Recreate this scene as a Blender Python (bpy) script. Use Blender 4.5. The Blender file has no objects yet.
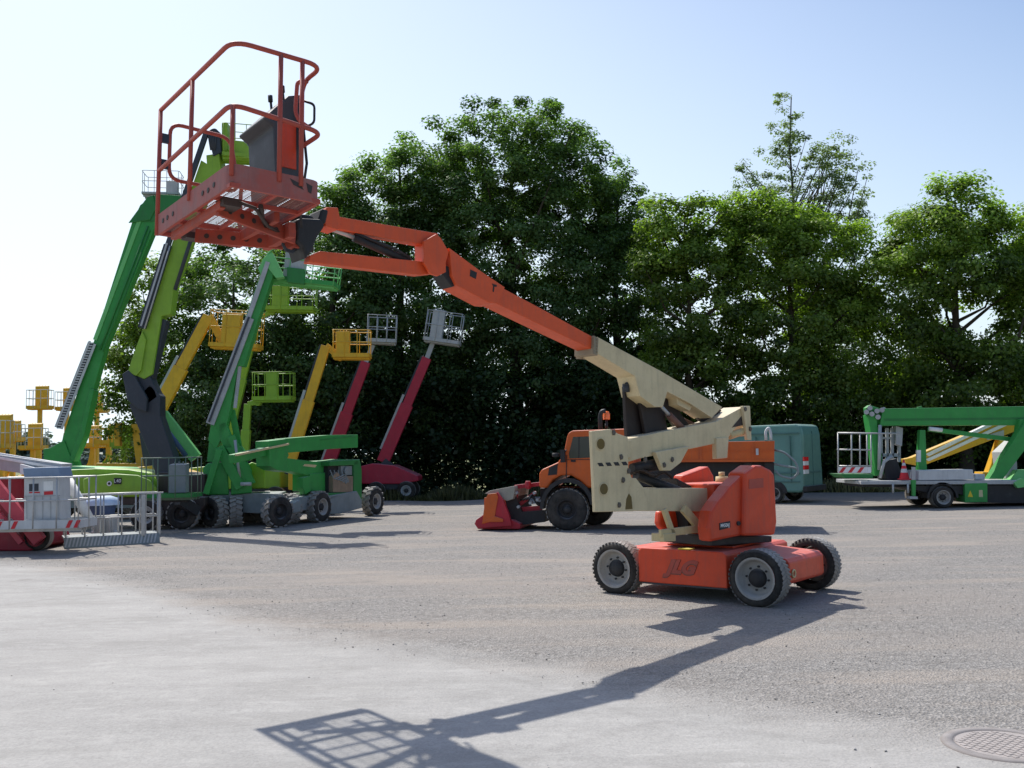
import bpy, math, random
import numpy as np
from mathutils import Vector as V, Matrix
random.seed(7); RNG = np.random.default_rng(11)
sc = bpy.context.scene
col = sc.collection

# ------------------------------------------------------------------ camera
FPX, PITCH, ROLL, EYE = 972.6, 0.069, -0.018, 1.907
cp, sp = math.cos(PITCH), math.sin(PITCH)
cr, sr = math.cos(ROLL), math.sin(ROLL)
right0, up0, fwd = V((1, 0, 0)), V((0, -sp, cp)), V((0, cp, sp))
R_ = cr * right0 + sr * up0
U_ = -sr * right0 + cr * up0
cam = bpy.data.objects.new('camera', bpy.data.cameras.new('camera')); col.objects.link(cam)
m = Matrix((R_, U_, -fwd)).transposed().to_4x4(); m.translation = (0, 0, EYE)
cam.matrix_world = m
cam.data.sensor_width = 36; cam.data.lens = FPX / 1024 * 36
cam.data.clip_end = 4000
sc.camera = cam

def ray(px, py):
    u, v = px - 512, py - 384
    u, v = cr * u + sr * v, -sr * u + cr * v
    return right0 * (u / FPX) + up0 * (-v / FPX) + fwd
def P(px, py, Y):
    r = ray(px, py); t = Y / r.y
    return V((0, 0, EYE)) + r * t
def G(px, py, z=0.0):
    r = ray(px, py); t = (z - EYE) / r.z
    return V((0, 0, EYE)) + r * t

class PL:      # a vertical plane through a place in the yard; dir = along it, n = its side towards the street
    def __init__(s, o, yaw):
        s.o = V((o[0], o[1], 0)); s.u = V((math.cos(yaw), math.sin(yaw), 0)); s.n = V((math.sin(yaw), -math.cos(yaw), 0)); s.yaw = yaw
    def pt(s, px, py, off=0.0):
        r = ray(px, py); e = V((0, 0, EYE)); t = (s.n.dot(s.o - e) + off) / s.n.dot(r)
        return e + r * t
    def uz(s, px, py, off=0.0):
        q = s.pt(px, py, off) - s.o
        return q.dot(s.u), q.z
    def at(s, u, off, z):
        return s.o + s.u * u + s.n * off + V((0, 0, z))
    @property
    def rot(s): return Matrix.Rotation(s.yaw, 3, 'Z')

# ------------------------------------------------------------------ mesh builder
class MB:
    def __init__(s): s.v = []; s.f = []; s.m = []; s.s = []
    def add(s, vs, fs, m=0, smooth=False):
        b = len(s.v); s.v.extend([V(q) for q in vs])
        for f in fs: s.f.append([b + i for i in f]); s.m.append(m); s.s.append(smooth)
        return s
    def box(s, c, size, rot=None, m=0):
        c = V(c); hx, hy, hz = [q / 2 for q in size]; vs = []
        for x, y, z in ((-1,-1,-1),(1,-1,-1),(1,1,-1),(-1,1,-1),(-1,-1,1),(1,-1,1),(1,1,1),(-1,1,1)):
            q = V((x * hx, y * hy, z * hz)); vs.append(c + (rot @ q if rot else q))
        return s.add(vs, [(0,3,2,1),(4,5,6,7),(0,1,5,4),(1,2,6,5),(2,3,7,6),(3,0,4,7)], m)
    def beam(s, p0, p1, w, h, w1=None, h1=None, up=(0, 0, 1), m=0):
        p0, p1 = V(p0), V(p1); d = (p1 - p0).normalized(); up = V(up)
        side = d.cross(up)
        if side.length < 1e-4: side = d.cross(V((0, 1, 0)))
        side.normalize(); u = side.cross(d).normalized(); w1 = w if w1 is None else w1; h1 = h if h1 is None else h1
        vs = []
        for p, a, b in ((p0, w, h), (p1, w1, h1)):
            for x, y in ((-1, -1), (1, -1), (1, 1), (-1, 1)): vs.append(p + side * (x * a / 2) + u * (y * b / 2))
        return s.add(vs, [(0,3,2,1)[::-1],(4,5,6,7)[::-1],(0,1,5,4)[::-1],(1,2,6,5)[::-1],(2,3,7,6)[::-1],(3,0,4,7)[::-1]], m)
    def cyl(s, p0, p1, r, r1=None, seg=14, m=0, cap=True):
        p0, p1 = V(p0), V(p1); r1 = r if r1 is None else r1; d = (p1 - p0).normalized()
        a = d.orthogonal().normalized(); b = d.cross(a); vs = []
        for p, q in ((p0, r), (p1, r1)):
            for i in range(seg):
                t = 2 * math.pi * i / seg; vs.append(p + (a * math.cos(t) + b * math.sin(t)) * q)
        s.add(vs, [(i, (i + 1) % seg, seg + (i + 1) % seg, seg + i) for i in range(seg)], m, True)
        if cap:
            s.add(vs[:seg], [tuple(range(seg))[::-1]], m); s.add(vs[seg:], [tuple(range(seg))], m)
        return s
    def tube(s, pts, r, seg=8, closed=False, m=0, cap=True):
        pts = [V(p) for p in pts]; n = len(pts); vs = []; prev = None
        for i, p in enumerate(pts):
            a = pts[(i - 1) % n] if closed else pts[max(i - 1, 0)]
            b = pts[(i + 1) % n] if closed else pts[min(i + 1, n - 1)]
            d = (b - a); d = d.normalized() if d.length > 1e-6 else V((0, 0, 1))
            if prev is None: prev = d.orthogonal().normalized()
            x = (prev - d * prev.dot(d)); x = x.normalized() if x.length > 1e-4 else d.orthogonal().normalized(); prev = x; y = d.cross(x)
            rr = r[i] if isinstance(r, (list, tuple)) else r
            for k in range(seg):
                t = 2 * math.pi * k / seg; vs.append(p + (x * math.cos(t) + y * math.sin(t)) * rr)
        fs = []
        for i in range(n if closed else n - 1):
            j = (i + 1) % n
            for k in range(seg): l = (k + 1) % seg; fs.append((i * seg + k, i * seg + l, j * seg + l, j * seg + k))
        s.add(vs, fs, m, True)
        if cap and not closed:
            s.add(vs[:seg], [tuple(range(seg))[::-1]], m); s.add(vs[-seg:], [tuple(range(seg))], m)
        return s
    def loop(s, A, B, m=0, smooth=False):      # prism between two equal outlines
        n = len(A)
        s.add(A, [tuple(range(n))], m); s.add(B, [tuple(range(n))[::-1]], m)
        return s.add(list(A) + list(B), [(i, n + i, n + (i + 1) % n, (i + 1) % n) for i in range(n)], m, smooth)
    def prism(s, pl, px, off0, off1, m=0):
        A = [pl.pt(x, y, off0) for x, y in px]; B = [a + pl.n * (off1 - off0) for a in A]
        return s.loop(A, B, m)
    def uprism(s, pl, uz, off0, off1, m=0):
        return s.loop([pl.at(u, off0, z) for u, z in uz], [pl.at(u, off1, z) for u, z in uz], m)
    def lathe(s, c, axis, prof, seg=28, m=0):
        c, d = V(c), V(axis).normalized(); a = d.orthogonal().normalized(); b = d.cross(a); vs = []
        for r, h in prof:
            for k in range(seg):
                t = 2 * math.pi * k / seg; vs.append(c + d * h + (a * math.cos(t) + b * math.sin(t)) * r)
        fs = []
        for i in range(len(prof) - 1):
            for k in range(seg): l = (k + 1) % seg; fs.append((i * seg + k, i * seg + l, (i + 1) * seg + l, (i + 1) * seg + k))
        return s.add(vs, fs, m, True)

def wloc(o):
    p = V((0, 0, 0))
    while o: p += V(o.location); o = o.parent
    return p
def obj(name, mb, mats, parent=None, bev=0.0, loc=None):
    if not isinstance(mats, (list, tuple)): mats = [mats]
    base = wloc(parent) if parent else V((0, 0, 0)); own = V(loc) if loc is not None else base
    me = bpy.data.meshes.new(name)
    me.from_pydata([tuple(q - own) for q in mb.v], [], mb.f)
    for q in mats: me.materials.append(q)
    me.polygons.foreach_set('material_index', mb.m); me.polygons.foreach_set('use_smooth', mb.s)
    bmfix(me)
    o = bpy.data.objects.new(name, me); col.objects.link(o)
    if parent: o.parent = parent; o.location = own - base
    else: o.location = own
    if bev:
        md = o.modifiers.new('bevel', 'BEVEL'); md.width = bev; md.segments = 2; md.limit_method = 'ANGLE'; md.angle_limit = math.radians(35)
    return o
def bmfix(me):
    import bmesh
    bm = bmesh.new(); bm.from_mesh(me); bmesh.ops.remove_doubles(bm, verts=bm.verts, dist=1e-5); bmesh.ops.recalc_face_normals(bm, faces=bm.faces); bm.to_mesh(me); bm.free()
def thing(name, label, cat, loc, group=None):
    o = bpy.data.objects.new(name, None); col.objects.link(o); o.location = V(loc); o.empty_display_size = .3
    return tag(o, label, cat, group)
def tag(o, label=None, cat=None, group=None, kind=None):
    for k, v_ in (('label', label), ('category', cat), ('group', group), ('kind', kind)):
        if v_: o[k] = v_
    return o

# ------------------------------------------------------------------ materials
def newmat(name):
    mt = bpy.data.materials.new(name); mt.use_nodes = True; nt = mt.node_tree
    return mt, nt, nt.nodes['Principled BSDF']
def N_(nt, t, **kw):
    n = nt.nodes.new(t)
    for k, v_ in kw.items():
        if k in n.inputs: n.inputs[k].default_value = v_
        else: setattr(n, k, v_)
    return n
def ramp(nt, fac, stops):
    r = nt.nodes.new('ShaderNodeValToRGB'); nt.links.new(fac, r.inputs[0]); e = r.color_ramp.elements
    while len(e) < len(stops): e.new(.5)
    for q, (p, c) in zip(e, stops): q.position = p; q.color = (*c, 1) if len(c) == 3 else c
    return r.outputs[0]
def mixc(nt, fac, a, b, mode='MIX'):
    n = nt.nodes.new('ShaderNodeMix'); n.data_type = 'RGBA'; n.blend_type = mode
    for s_, x in ((n.inputs[0], fac), (n.inputs[6], a), (n.inputs[7], b)):
        if isinstance(x, bpy.types.NodeSocket): nt.links.new(x, s_)
        elif isinstance(x, (int, float)): s_.default_value = x
        else: s_.default_value = (*x, 1)
    return n.outputs[2]
def paint(name, c, rough=.45, dirt=.35, metal=0.0, dcol=None, spec=.4, scale=3.0):
    mt, nt, b = newmat(name)
    tc = N_(nt, 'ShaderNodeTexCoord')
    n1 = N_(nt, 'ShaderNodeTexNoise', Scale=scale, Detail=8.0, Roughness=.65); nt.links.new(tc.outputs['Object'], n1.inputs['Vector'])
    n2 = N_(nt, 'ShaderNodeTexNoise', Scale=scale * 11, Detail=5.0, Roughness=.7); nt.links.new(tc.outputs['Object'], n2.inputs['Vector'])
    dc = dcol or tuple(q * .35 + .03 for q in c)
    f1 = ramp(nt, n1.outputs[0], [(.42, (0, 0, 0)), (.72, (dirt, dirt, dirt))])
    f2 = ramp(nt, n2.outputs[0], [(.58, (0, 0, 0)), (.72, (dirt * .9,) * 3)])
    k = mixc(nt, f1, c, dc); k = mixc(nt, f2, k, tuple(q * .5 + .05 for q in dc))
    mp = N_(nt, 'ShaderNodeMapping'); mp.inputs['Scale'].default_value = (9, 9, .9); nt.links.new(tc.outputs['Object'], mp.inputs[0])
    n3 = N_(nt, 'ShaderNodeTexNoise', Scale=1.6, Detail=4.0, Roughness=.6); nt.links.new(mp.outputs[0], n3.inputs['Vector'])
    k = mixc(nt, ramp(nt, n3.outputs[0], [(.5, (0, 0, 0)), (.74, (dirt * 1.1,) * 3)]), k, tuple(q * .45 + .045 for q in c))
    fade_glare = mixc(nt, ramp(nt, n1.outputs[0], [(.25, (.14,) * 3), (.45, (0, 0, 0))]), k, tuple(min(1, q * .8 + .12) for q in c))
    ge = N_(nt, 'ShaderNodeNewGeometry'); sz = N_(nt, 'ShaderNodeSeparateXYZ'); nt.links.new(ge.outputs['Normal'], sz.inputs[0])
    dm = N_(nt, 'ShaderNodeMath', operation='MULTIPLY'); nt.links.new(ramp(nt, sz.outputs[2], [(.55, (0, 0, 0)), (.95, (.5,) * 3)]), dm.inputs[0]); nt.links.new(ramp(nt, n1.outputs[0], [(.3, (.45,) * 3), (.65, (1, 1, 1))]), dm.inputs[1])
    fade_glare = mixc(nt, dm.outputs[0], fade_glare, tuple(min(.72, q * .55 + .36) for q in c))  # upward faces lightened: sun glare painted in along with dust
    nt.links.new(fade_glare, b.inputs['Base Color'])
    rr = N_(nt, 'ShaderNodeMapRange'); rr.inputs[3].default_value = rough - .08; rr.inputs[4].default_value = min(1, rough + .3)
    nt.links.new(n1.outputs[0], rr.inputs[0]); nt.links.new(rr.outputs[0], b.inputs['Roughness'])
    b.inputs['Metallic'].default_value = metal; b.inputs['Specular IOR Level'].default_value = spec
    bp = N_(nt, 'ShaderNodeBump', Strength=.08, Distance=.01); nt.links.new(n2.outputs[0], bp.inputs['Height']); nt.links.new(bp.outputs[0], b.inputs['Normal'])
    return mt
M = {}
M['orange'] = paint('faded_orange_paint', (.66, .062, .016), .34, .35)
M['rail'] = paint('faded_red_rail_paint', (.42, .07, .045), .45, .3)
M['oboom'] = paint('orange_boom_paint', (.74, .095, .02), .36, .3)
M['cream'] = paint('cream_paint', (.66, .54, .32), .42, .28, dcol=(.2, .15, .09))
M['creamy'] = paint('yellowish_cream_paint', (.62, .49, .25), .45, .3)
M['black'] = paint('black_paint', (.018, .018, .02), .5, .3, dcol=(.06, .05, .045))
M['brownblack'] = paint('greasy_brown_metal', (.045, .03, .025), .5, .4)
M['rubber'] = paint('tyre_rubber', (.022, .021, .02), .8, .55, dcol=(.15, .13, .11), spec=.2)
M['dustyrubber'] = paint('dusty_tyre_rubber', (.24, .222, .20), .85, .7, dcol=(.36, .33, .30), spec=.2)
M['rimgrey'] = paint('grey_rim_paint', (.36, .34, .31), .5, .4)
M['green'] = paint('green_lift_paint', (.035, .30, .055), .4, .3)
M['dgreen'] = paint('dark_green_lift_paint', (.022, .20, .04), .4, .3)
M['mint'] = paint('light_green_paint', (.16, .52, .16), .42, .2)
M['lime'] = paint('lime_paint', (.24, .42, .03), .4, .25)
M['yellow'] = paint('yellow_lift_paint', (.72, .40, .02), .42, .3)
M['ochre'] = paint('ochre_yellow_paint', (.74, .42, .02), .45, .3)
M['red'] = paint('red_lift_paint', (.30, .01, .025), .4, .3)
M['redp'] = paint('raspberry_red_paint', (.44, .016, .045), .42, .3)
M['steel'] = paint('galvanised_steel', (.50, .50, .49), .45, .3, metal=.55)
M['silver'] = paint('silver_grey_paint', (.42, .43, .43), .5, .3)
M['lgrey'] = paint('light_grey_paint', (.55, .56, .56), .5, .25)
M['chgrey'] = paint('grey_chassis_paint', (.22, .25, .25), .5, .35)
M['dark'] = paint('dark_steel_grey', (.035, .042, .055), .42, .25)
M['white'] = paint('white_paint', (.78, .78, .76), .5, .2)
M['uniorange'] = paint('municipal_orange_paint', (.62, .11, .012), .38, .28)
M['teal'] = paint('teal_van_paint', (.11, .25, .21), .3, .18, spec=.5)
M['crimson'] = paint('crimson_paint', (.45, .015, .03), .42, .35)
M['signred'] = paint('signal_red', (.6, .02, .03), .4, .15)
M['signyel'] = paint('sticker_yellow', (.75, .55, .03), .5, .15)
M['bluegrey'] = paint('blue_grey_plastic', (.2, .27, .38), .5, .2)
M['blue'] = paint('blue_plastic', (.06, .10, .20), .5, .2)
M['bluewhite'] = paint('pale_blue_plastic', (.5, .62, .78), .5, .15)
M['bark'] = paint('bark', (.075, .06, .045), .9, .5, spec=.1, scale=6)
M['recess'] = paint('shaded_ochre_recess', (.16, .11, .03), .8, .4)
M['pin'] = paint('worn_pin_steel', (.13, .11, .09), .5, .4, metal=.3)
M['letter'] = paint('letter_shadow_red', (.22, .075, .05), .6, .5)
M['sup'] = paint('grimy_orange_red', (.40, .06, .03), .5, .55)
M['hosec'] = paint('black_brown_steel', (.022, .014, .012), .5, .25)
M['olive'] = paint('dull_green_grey', (.13, .19, .13), .5, .4)
M['creamd'] = paint('shaded_cream_edge', (.30, .24, .15), .5, .5)
M['brass'] = paint('engine_metal', (.30, .22, .15), .5, .5, metal=.3)
def glass(name, c, rough=.08):
    mt, nt, b = newmat(name); b.inputs['Base Color'].default_value = (*c, 1); b.inputs['Roughness'].default_value = rough; b.inputs['Specular IOR Level'].default_value = .8
    n = N_(nt, 'ShaderNodeTexNoise', Scale=3.0); tc = N_(nt, 'ShaderNodeTexCoord'); nt.links.new(tc.outputs['Object'], n.inputs['Vector'])
    nt.links.new(mixc(nt, n.outputs[0], c, tuple(q * 2.2 for q in c)), b.inputs['Base Color'])
    return mt
M['glass'] = glass('dark_window_glass', (.02, .024, .026))
M['amber'] = glass('amber_beacon_plastic', (.65, .12, .01), .25)
M['tail'] = glass('red_lamp_lens', (.5, .01, .015), .2)

def leafmat(name, dark, light, trans=.35):
    mt = bpy.data.materials.new(name); mt.use_nodes = True; nt = mt.node_tree; nt.nodes.clear()
    out = N_(nt, 'ShaderNodeOutputMaterial'); at = N_(nt, 'ShaderNodeAttribute', attribute_name='tint')
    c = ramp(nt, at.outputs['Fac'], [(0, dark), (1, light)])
    d = N_(nt, 'ShaderNodeBsdfDiffuse'); t = N_(nt, 'ShaderNodeBsdfTranslucent'); g = N_(nt, 'ShaderNodeBsdfGlossy', Roughness=.42)
    g.inputs[0].default_value = (.4, .42, .4, 1)
    nt.links.new(c, d.inputs[0])
    tcx = mixc(nt, 1.0, c, (1.3, 1.6, .55), 'MULTIPLY'); nt.links.new(tcx, t.inputs[0])
    m1 = N_(nt, 'ShaderNodeMixShader'); m1.inputs[0].default_value = trans; nt.links.new(d.outputs[0], m1.inputs[1]); nt.links.new(t.outputs[0], m1.inputs[2])
    m2 = N_(nt, 'ShaderNodeMixShader'); m2.inputs[0].default_value = .045; nt.links.new(m1.outputs[0], m2.inputs[1]); nt.links.new(g.outputs[0], m2.inputs[2])
    nt.links.new(m2.outputs[0], out.inputs[0]); return mt
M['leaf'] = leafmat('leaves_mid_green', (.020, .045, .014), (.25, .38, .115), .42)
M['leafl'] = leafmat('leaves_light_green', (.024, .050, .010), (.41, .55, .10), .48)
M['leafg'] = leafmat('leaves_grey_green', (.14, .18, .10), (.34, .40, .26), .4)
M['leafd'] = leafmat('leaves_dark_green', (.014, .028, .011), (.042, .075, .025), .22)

# ------------------------------------------------------------------ ground
def ground_mat():
    mt, nt, b = newmat('yard_surface'); L = nt.links.new
    tc = N_(nt, 'ShaderNodeTexCoord'); pos = tc.outputs['Object']
    at = N_(nt, 'ShaderNodeAttribute', attribute_name='apron')
    def noise(s_, d=5.0, r=.6, sx=1, sy=1):
        mp = N_(nt, 'ShaderNodeMapping'); mp.inputs['Scale'].default_value = (sx, sy, 1); L(pos, mp.inputs[0])
        n = N_(nt, 'ShaderNodeTexNoise', Scale=s_, Detail=d, Roughness=r); L(mp.outputs[0], n.inputs['Vector']); return n.outputs[0]
    vo = N_(nt, 'ShaderNodeTexVoronoi', Scale=48.0); L(pos, vo.inputs['Vector'])
    big = noise(.35, 6, .62, .6, 1.3); mid = noise(2.2, 6, .65, .7, 1.4); fine = noise(38, 3, .8); patch = noise(.8, 4, .5, .35, 1.8)
    g = ramp(nt, fine, [(.25, (.075, .073, .071)), (.5, (.205, .198, .19)), (.72, (.56, .545, .53))])
    g = mixc(nt, .45, g, ramp(nt, vo.outputs['Color'], [(.1, (.09, .088, .086)), (.5, (.215, .207, .20)), (.95, (.52, .505, .49))]))
    g = mixc(nt, .3, g, ramp(nt, noise(13, 4, .75), [(.32, (.08, .08, .083)), (.5, (.23, .228, .228)), (.68, (.46, .45, .445))]))
    g = mixc(nt, ramp(nt, big, [(.40, (0, 0, 0)), (.62, (.5,) * 3)]), g, (.30, .275, .255))
    g = mixc(nt, ramp(nt, patch, [(.50, (0, 0, 0)), (.66, (.5,) * 3)]), g, (.37, .325, .285))
    g = mixc(nt, ramp(nt, mid, [(.28, (.4,) * 3), (.45, (0, 0, 0))]), g, (.14, .132, .126))
    c = ramp(nt, big, [(.3, (.29, .288, .284)), (.7, (.40, .397, .39))])
    c = mixc(nt, ramp(nt, mid, [(.35, (.35,) * 3), (.6, (0, 0, 0))]), c, (.19, .187, .184))
    c = mixc(nt, ramp(nt, patch, [(.55, (0, 0, 0)), (.75, (.4,) * 3)]), c, (.41, .405, .395))
    c = mixc(nt, ramp(nt, noise(1.1, 6, .7, .25, 2.5), [(.60, (0, 0, 0)), (.68, (.35,) * 3), (.74, (0, 0, 0))]), c, (.2, .19, .185))
    c = mixc(nt, .35, c, ramp(nt, fine, [(.3, (.19, .19, .19)), (.7, (.46, .455, .45))]))
    c = mixc(nt, ramp(nt, noise(.9, 7, .7, .5, 1.6), [(.36, (.5,) * 3), (.52, (0, 0, 0))]), c, (.25, .247, .24))
    c = mixc(nt, ramp(nt, noise(5.5, 5, .7, .6, 1.3), [(.52, (0, 0, 0)), (.70, (.35,) * 3)]), c, (.47, .465, .455))
    c = mixc(nt, ramp(nt, noise(9, 5, .75), [(.34, (.4,) * 3), (.45, (0, 0, 0))]), c, (.23, .228, .222))
    wv_ = mixc(nt, .35, pos, N_(nt, 'ShaderNodeTexNoise', Scale=.6, Detail=6.0).outputs[1])
    vc = N_(nt, 'ShaderNodeTexVoronoi', Scale=.16, feature='DISTANCE_TO_EDGE'); L(wv_, vc.inputs['Vector'])
    c = mixc(nt, ramp(nt, vc.outputs['Distance'], [(.0, (.16,) * 3), (.003, (.1,) * 3), (.006, (0, 0, 0))]), c, (.15, .145, .14))
    # worn edge between the smooth apron and the loose surface
    ad = N_(nt, 'ShaderNodeMath', operation='ADD'); L(at.outputs['Fac'], ad.inputs[0])
    nz = N_(nt, 'ShaderNodeMath', operation='MULTIPLY_ADD'); L(noise(1.6, 7, .72), nz.inputs[0]); nz.inputs[1].default_value = .9; nz.inputs[2].default_value = -.45
    L(nz.outputs[0], ad.inputs[1])
    f = ramp(nt, ad.outputs[0], [(.25, (0, 0, 0)), (.80, (1, 1, 1))])
    colr = mixc(nt, f, g, c)
    # oily stains
    colr = mixc(nt, ramp(nt, noise(.55, 3, .5, 1, 1), [(.72, (0, 0, 0)), (.8, (.5,) * 3)]), colr, (.075, .055, .045))
    colr = mixc(nt, 1.0, colr, (1.04, 1.015, .975), 'MULTIPLY')
    L(colr, b.inputs['Base Color']); b.inputs['Roughness'].default_value = .88; b.inputs['Specular IOR Level'].default_value = .25
    h = N_(nt, 'ShaderNodeMath', operation='ADD'); L(fine, h.inputs[0]); L(vo.outputs['Distance'], h.inputs[1])
    st = N_(nt, 'ShaderNodeMapRange'); st.inputs[3].default_value = .75; st.inputs[4].default_value = .16; L(f, st.inputs[0])
    bp = N_(nt, 'ShaderNodeBump', Distance=.02); L(st.outputs[0], bp.inputs['Strength']); L(h.outputs[0], bp.inputs['Height']); L(bp.outputs[0], b.inputs['Normal'])
    return mt
EDGE = [G(x, y) for x, y in ((-420, 552), (-150, 556), (40, 566), (130, 584), (250, 622), (340, 640), (430, 650), (560, 672), (700, 700), (830, 721), (960, 744), (1120, 775), (1400, 830))]
EX = [q.x for q in EDGE]; EY = [q.y for q in EDGE]
def yard():
    x = np.concatenate([np.arange(-34, -8, .5), np.arange(-8, 8, .16), np.arange(8, 34.1, .5)]); y = np.concatenate([np.arange(-12, 2, .5), np.arange(2, 18, .16), np.arange(18, 40.6, .5)])
    X, Y = np.meshgrid(x, y); far = 39.5 + .8 * np.sin(X * .35) + .6 * np.sin(X * 1.1 + 1) + .03 * X
    Y2 = np.where(Y > 36, 36 + (Y - 36) / 4.5 * (far - 36), Y)
    Z = .010 * np.sin(X * .9 + 1) * np.sin(Y2 * .7)
    n = X.size; co = np.stack([X.ravel(), Y2.ravel(), Z.ravel()], 1)
    ny, nx = X.shape; i = np.arange(n).reshape(ny, nx)
    q = np.stack([i[:-1, :-1].ravel(), i[:-1, 1:].ravel(), i[1:, 1:].ravel(), i[1:, :-1].ravel()], 1)
    o = np_obj('yard', co, q, [ground_mat()], 4, smooth=True)
    e = np.interp(co[:, 0], EX, EY)
    a = o.data.attributes.new('apron', 'FLOAT', 'POINT'); a.data.foreach_set('value', np.clip(.5 + (e - co[:, 1]) / 2.2, 0, 1).astype('f'))
    o.location.z = .016
    return tag(o, kind='structure', label='grey gravelly lorry yard with a smoother worn concrete apron in front', cat='yard')
def np_obj(name, co, faces, mats, k, smooth=False, parent=None):
    me = bpy.data.meshes.new(name); me.vertices.add(len(co)); me.vertices.foreach_set('co', np.ascontiguousarray(co, 'f').ravel())
    nf = len(faces); me.loops.add(nf * k); me.loops.foreach_set('vertex_index', np.ascontiguousarray(faces, 'i').ravel())
    me.polygons.add(nf); me.polygons.foreach_set('loop_start', np.arange(0, nf * k, k, dtype='i')); me.polygons.foreach_set('loop_total', np.full(nf, k, 'i'))
    if smooth: me.polygons.foreach_set('use_smooth', np.ones(nf, bool))
    for q in mats: me.materials.append(q)
    me.update(calc_edges=True); o = bpy.data.objects.new(name, me); col.objects.link(o)
    if parent: o.parent = parent
    return o
yard()
def grass_ground():
    mt, nt, b = newmat('rough_grass'); tc = N_(nt, 'ShaderNodeTexCoord')
    n = N_(nt, 'ShaderNodeTexNoise', Scale=.4, Detail=8.0, Roughness=.7); nt.links.new(tc.outputs['Object'], n.inputs['Vector'])
    nt.links.new(ramp(nt, n.outputs[0], [(.3, (.06, .08, .025)), (.5, (.13, .15, .05)), (.7, (.30, .27, .13))]), b.inputs['Base Color']); b.inputs['Roughness'].default_value = .95
    mb = MB(); mb.add([(-1500, -300, 0), (1500, -300, 0), (1500, 2500, 0), (-1500, 2500, 0)], [(0, 1, 2, 3)])
    o = obj('ground', mb, mt); tag(o, kind='structure', label='rough grass field around the yard', cat='ground')
grass_ground()
def stones():
    n = 16000
    X = RNG.uniform(-16, 14, n * 3); Y = 5 + 23 * RNG.random(n * 3) ** 1.4
    e = np.interp(X, EX, EY); keep = (Y > e - .3 + RNG.normal(0, .5, n * 3)) | (RNG.random(n * 3) < .012)
    X, Y = X[keep][:n], Y[keep][:n]; n = len(X)
    s = .003 + .008 * RNG.random(n) ** 3
    base = np.array([(1, 0, 0), (-1, 0, 0), (0, 1, 0), (0, -1, 0), (0, 0, .8), (0, 0, -.8)])
    a = RNG.uniform(0, 6.28, n); ca, sa = np.cos(a), np.sin(a)
    j = base[None] * s[:, None, None] * RNG.uniform(.6, 1.4, (n, 6, 1)) * np.array([1.3, .9, .7])
    x = j[..., 0] * ca[:, None] - j[..., 1] * sa[:, None]; y = j[..., 0] * sa[:, None] + j[..., 1] * ca[:, None]
    co = np.stack([x + X[:, None], y + Y[:, None], j[..., 2] + .018 + s[:, None] * .3], -1).reshape(-1, 3)
    f = np.array([(0, 2, 4), (2, 1, 4), (1, 3, 4), (3, 0, 4), (2, 0, 5), (1, 2, 5), (3, 1, 5), (0, 3, 5)])
    F = (f[None] + (np.arange(n) * 6)[:, None, None]).reshape(-1, 3)
    mt, nt, b = newmat('stone_chips'); at = N_(nt, 'ShaderNodeAttribute', attribute_name='tint'); nt.links.new(ramp(nt, at.outputs['Fac'], [(0, (.07, .068, .066)), (.6, (.25, .24, .225)), (1, (.46, .44, .42))]), b.inputs['Base Color']); b.inputs['Roughness'].default_value = .9
    o = np_obj('loose_gravel', co, F, [mt], 3); a_ = o.data.attributes.new('tint', 'FLOAT', 'FACE'); a_.data.foreach_set('value', np.repeat(RNG.random(n), 8).astype('f'))
    tag(o, 'loose grey stone chips scattered over the yard surface', 'gravel', kind='stuff')
stones()

# ------------------------------------------------------------------ trees
LEAF = np.array([(-.5, 0, 0), (0, -.32, .06), (.5, 0, 0), (0, .32, .06)])
def leaves(centers, radii, count, size, name, mat, parent=None, origin=(0, 0, 0), flat=.6, tintb=None, core=None):
    nC = len(centers); idx = RNG.integers(0, nC, count)
    d = RNG.normal(size=(count, 3)); d /= np.linalg.norm(d, axis=1)[:, None]; rad = RNG.random(count) ** .45
    off = d * rad[:, None] * radii[idx][:, None]; off[:, 2] *= flat
    p = centers[idx] + off
    nrm = d * .8 + np.array([0, 0, .9]) + RNG.normal(0, .55, (count, 3))
    if core is not None:
        o_ = p - core; o_ /= np.linalg.norm(o_, axis=1)[:, None] + 1e-6; nrm += o_ * .5
    nrm /= np.linalg.norm(nrm, axis=1)[:, None]
    t = RNG.normal(size=(count, 3)); t -= nrm * (t * nrm).sum(1)[:, None]; t /= np.linalg.norm(t, axis=1)[:, None]; bt = np.cross(nrm, t)
    s = size * RNG.uniform(.65, 1.35, count)
    q = LEAF[None] * s[:, None, None]
    co = p[:, None] + q[..., 0:1] * t[:, None] + q[..., 1:2] * bt[:, None] + q[..., 2:3] * nrm[:, None]
    co = co.reshape(-1, 3) - np.array(origin)
    o = np_obj(name, co, np.arange(count * 4).reshape(-1, 4), [mat], 4, parent=parent)
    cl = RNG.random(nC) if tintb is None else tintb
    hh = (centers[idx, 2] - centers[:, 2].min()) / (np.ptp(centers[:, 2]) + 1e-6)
    ti = np.clip((.5 * cl[idx] + .4 * RNG.random(count) + .10 * d[:, 2]) * (.30 + .85 * hh ** 1.2), 0, 1)  # lower leaves and clump undersides darker: shade painted into the tint
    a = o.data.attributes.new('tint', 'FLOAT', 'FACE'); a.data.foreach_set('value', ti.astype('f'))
    return o
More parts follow.
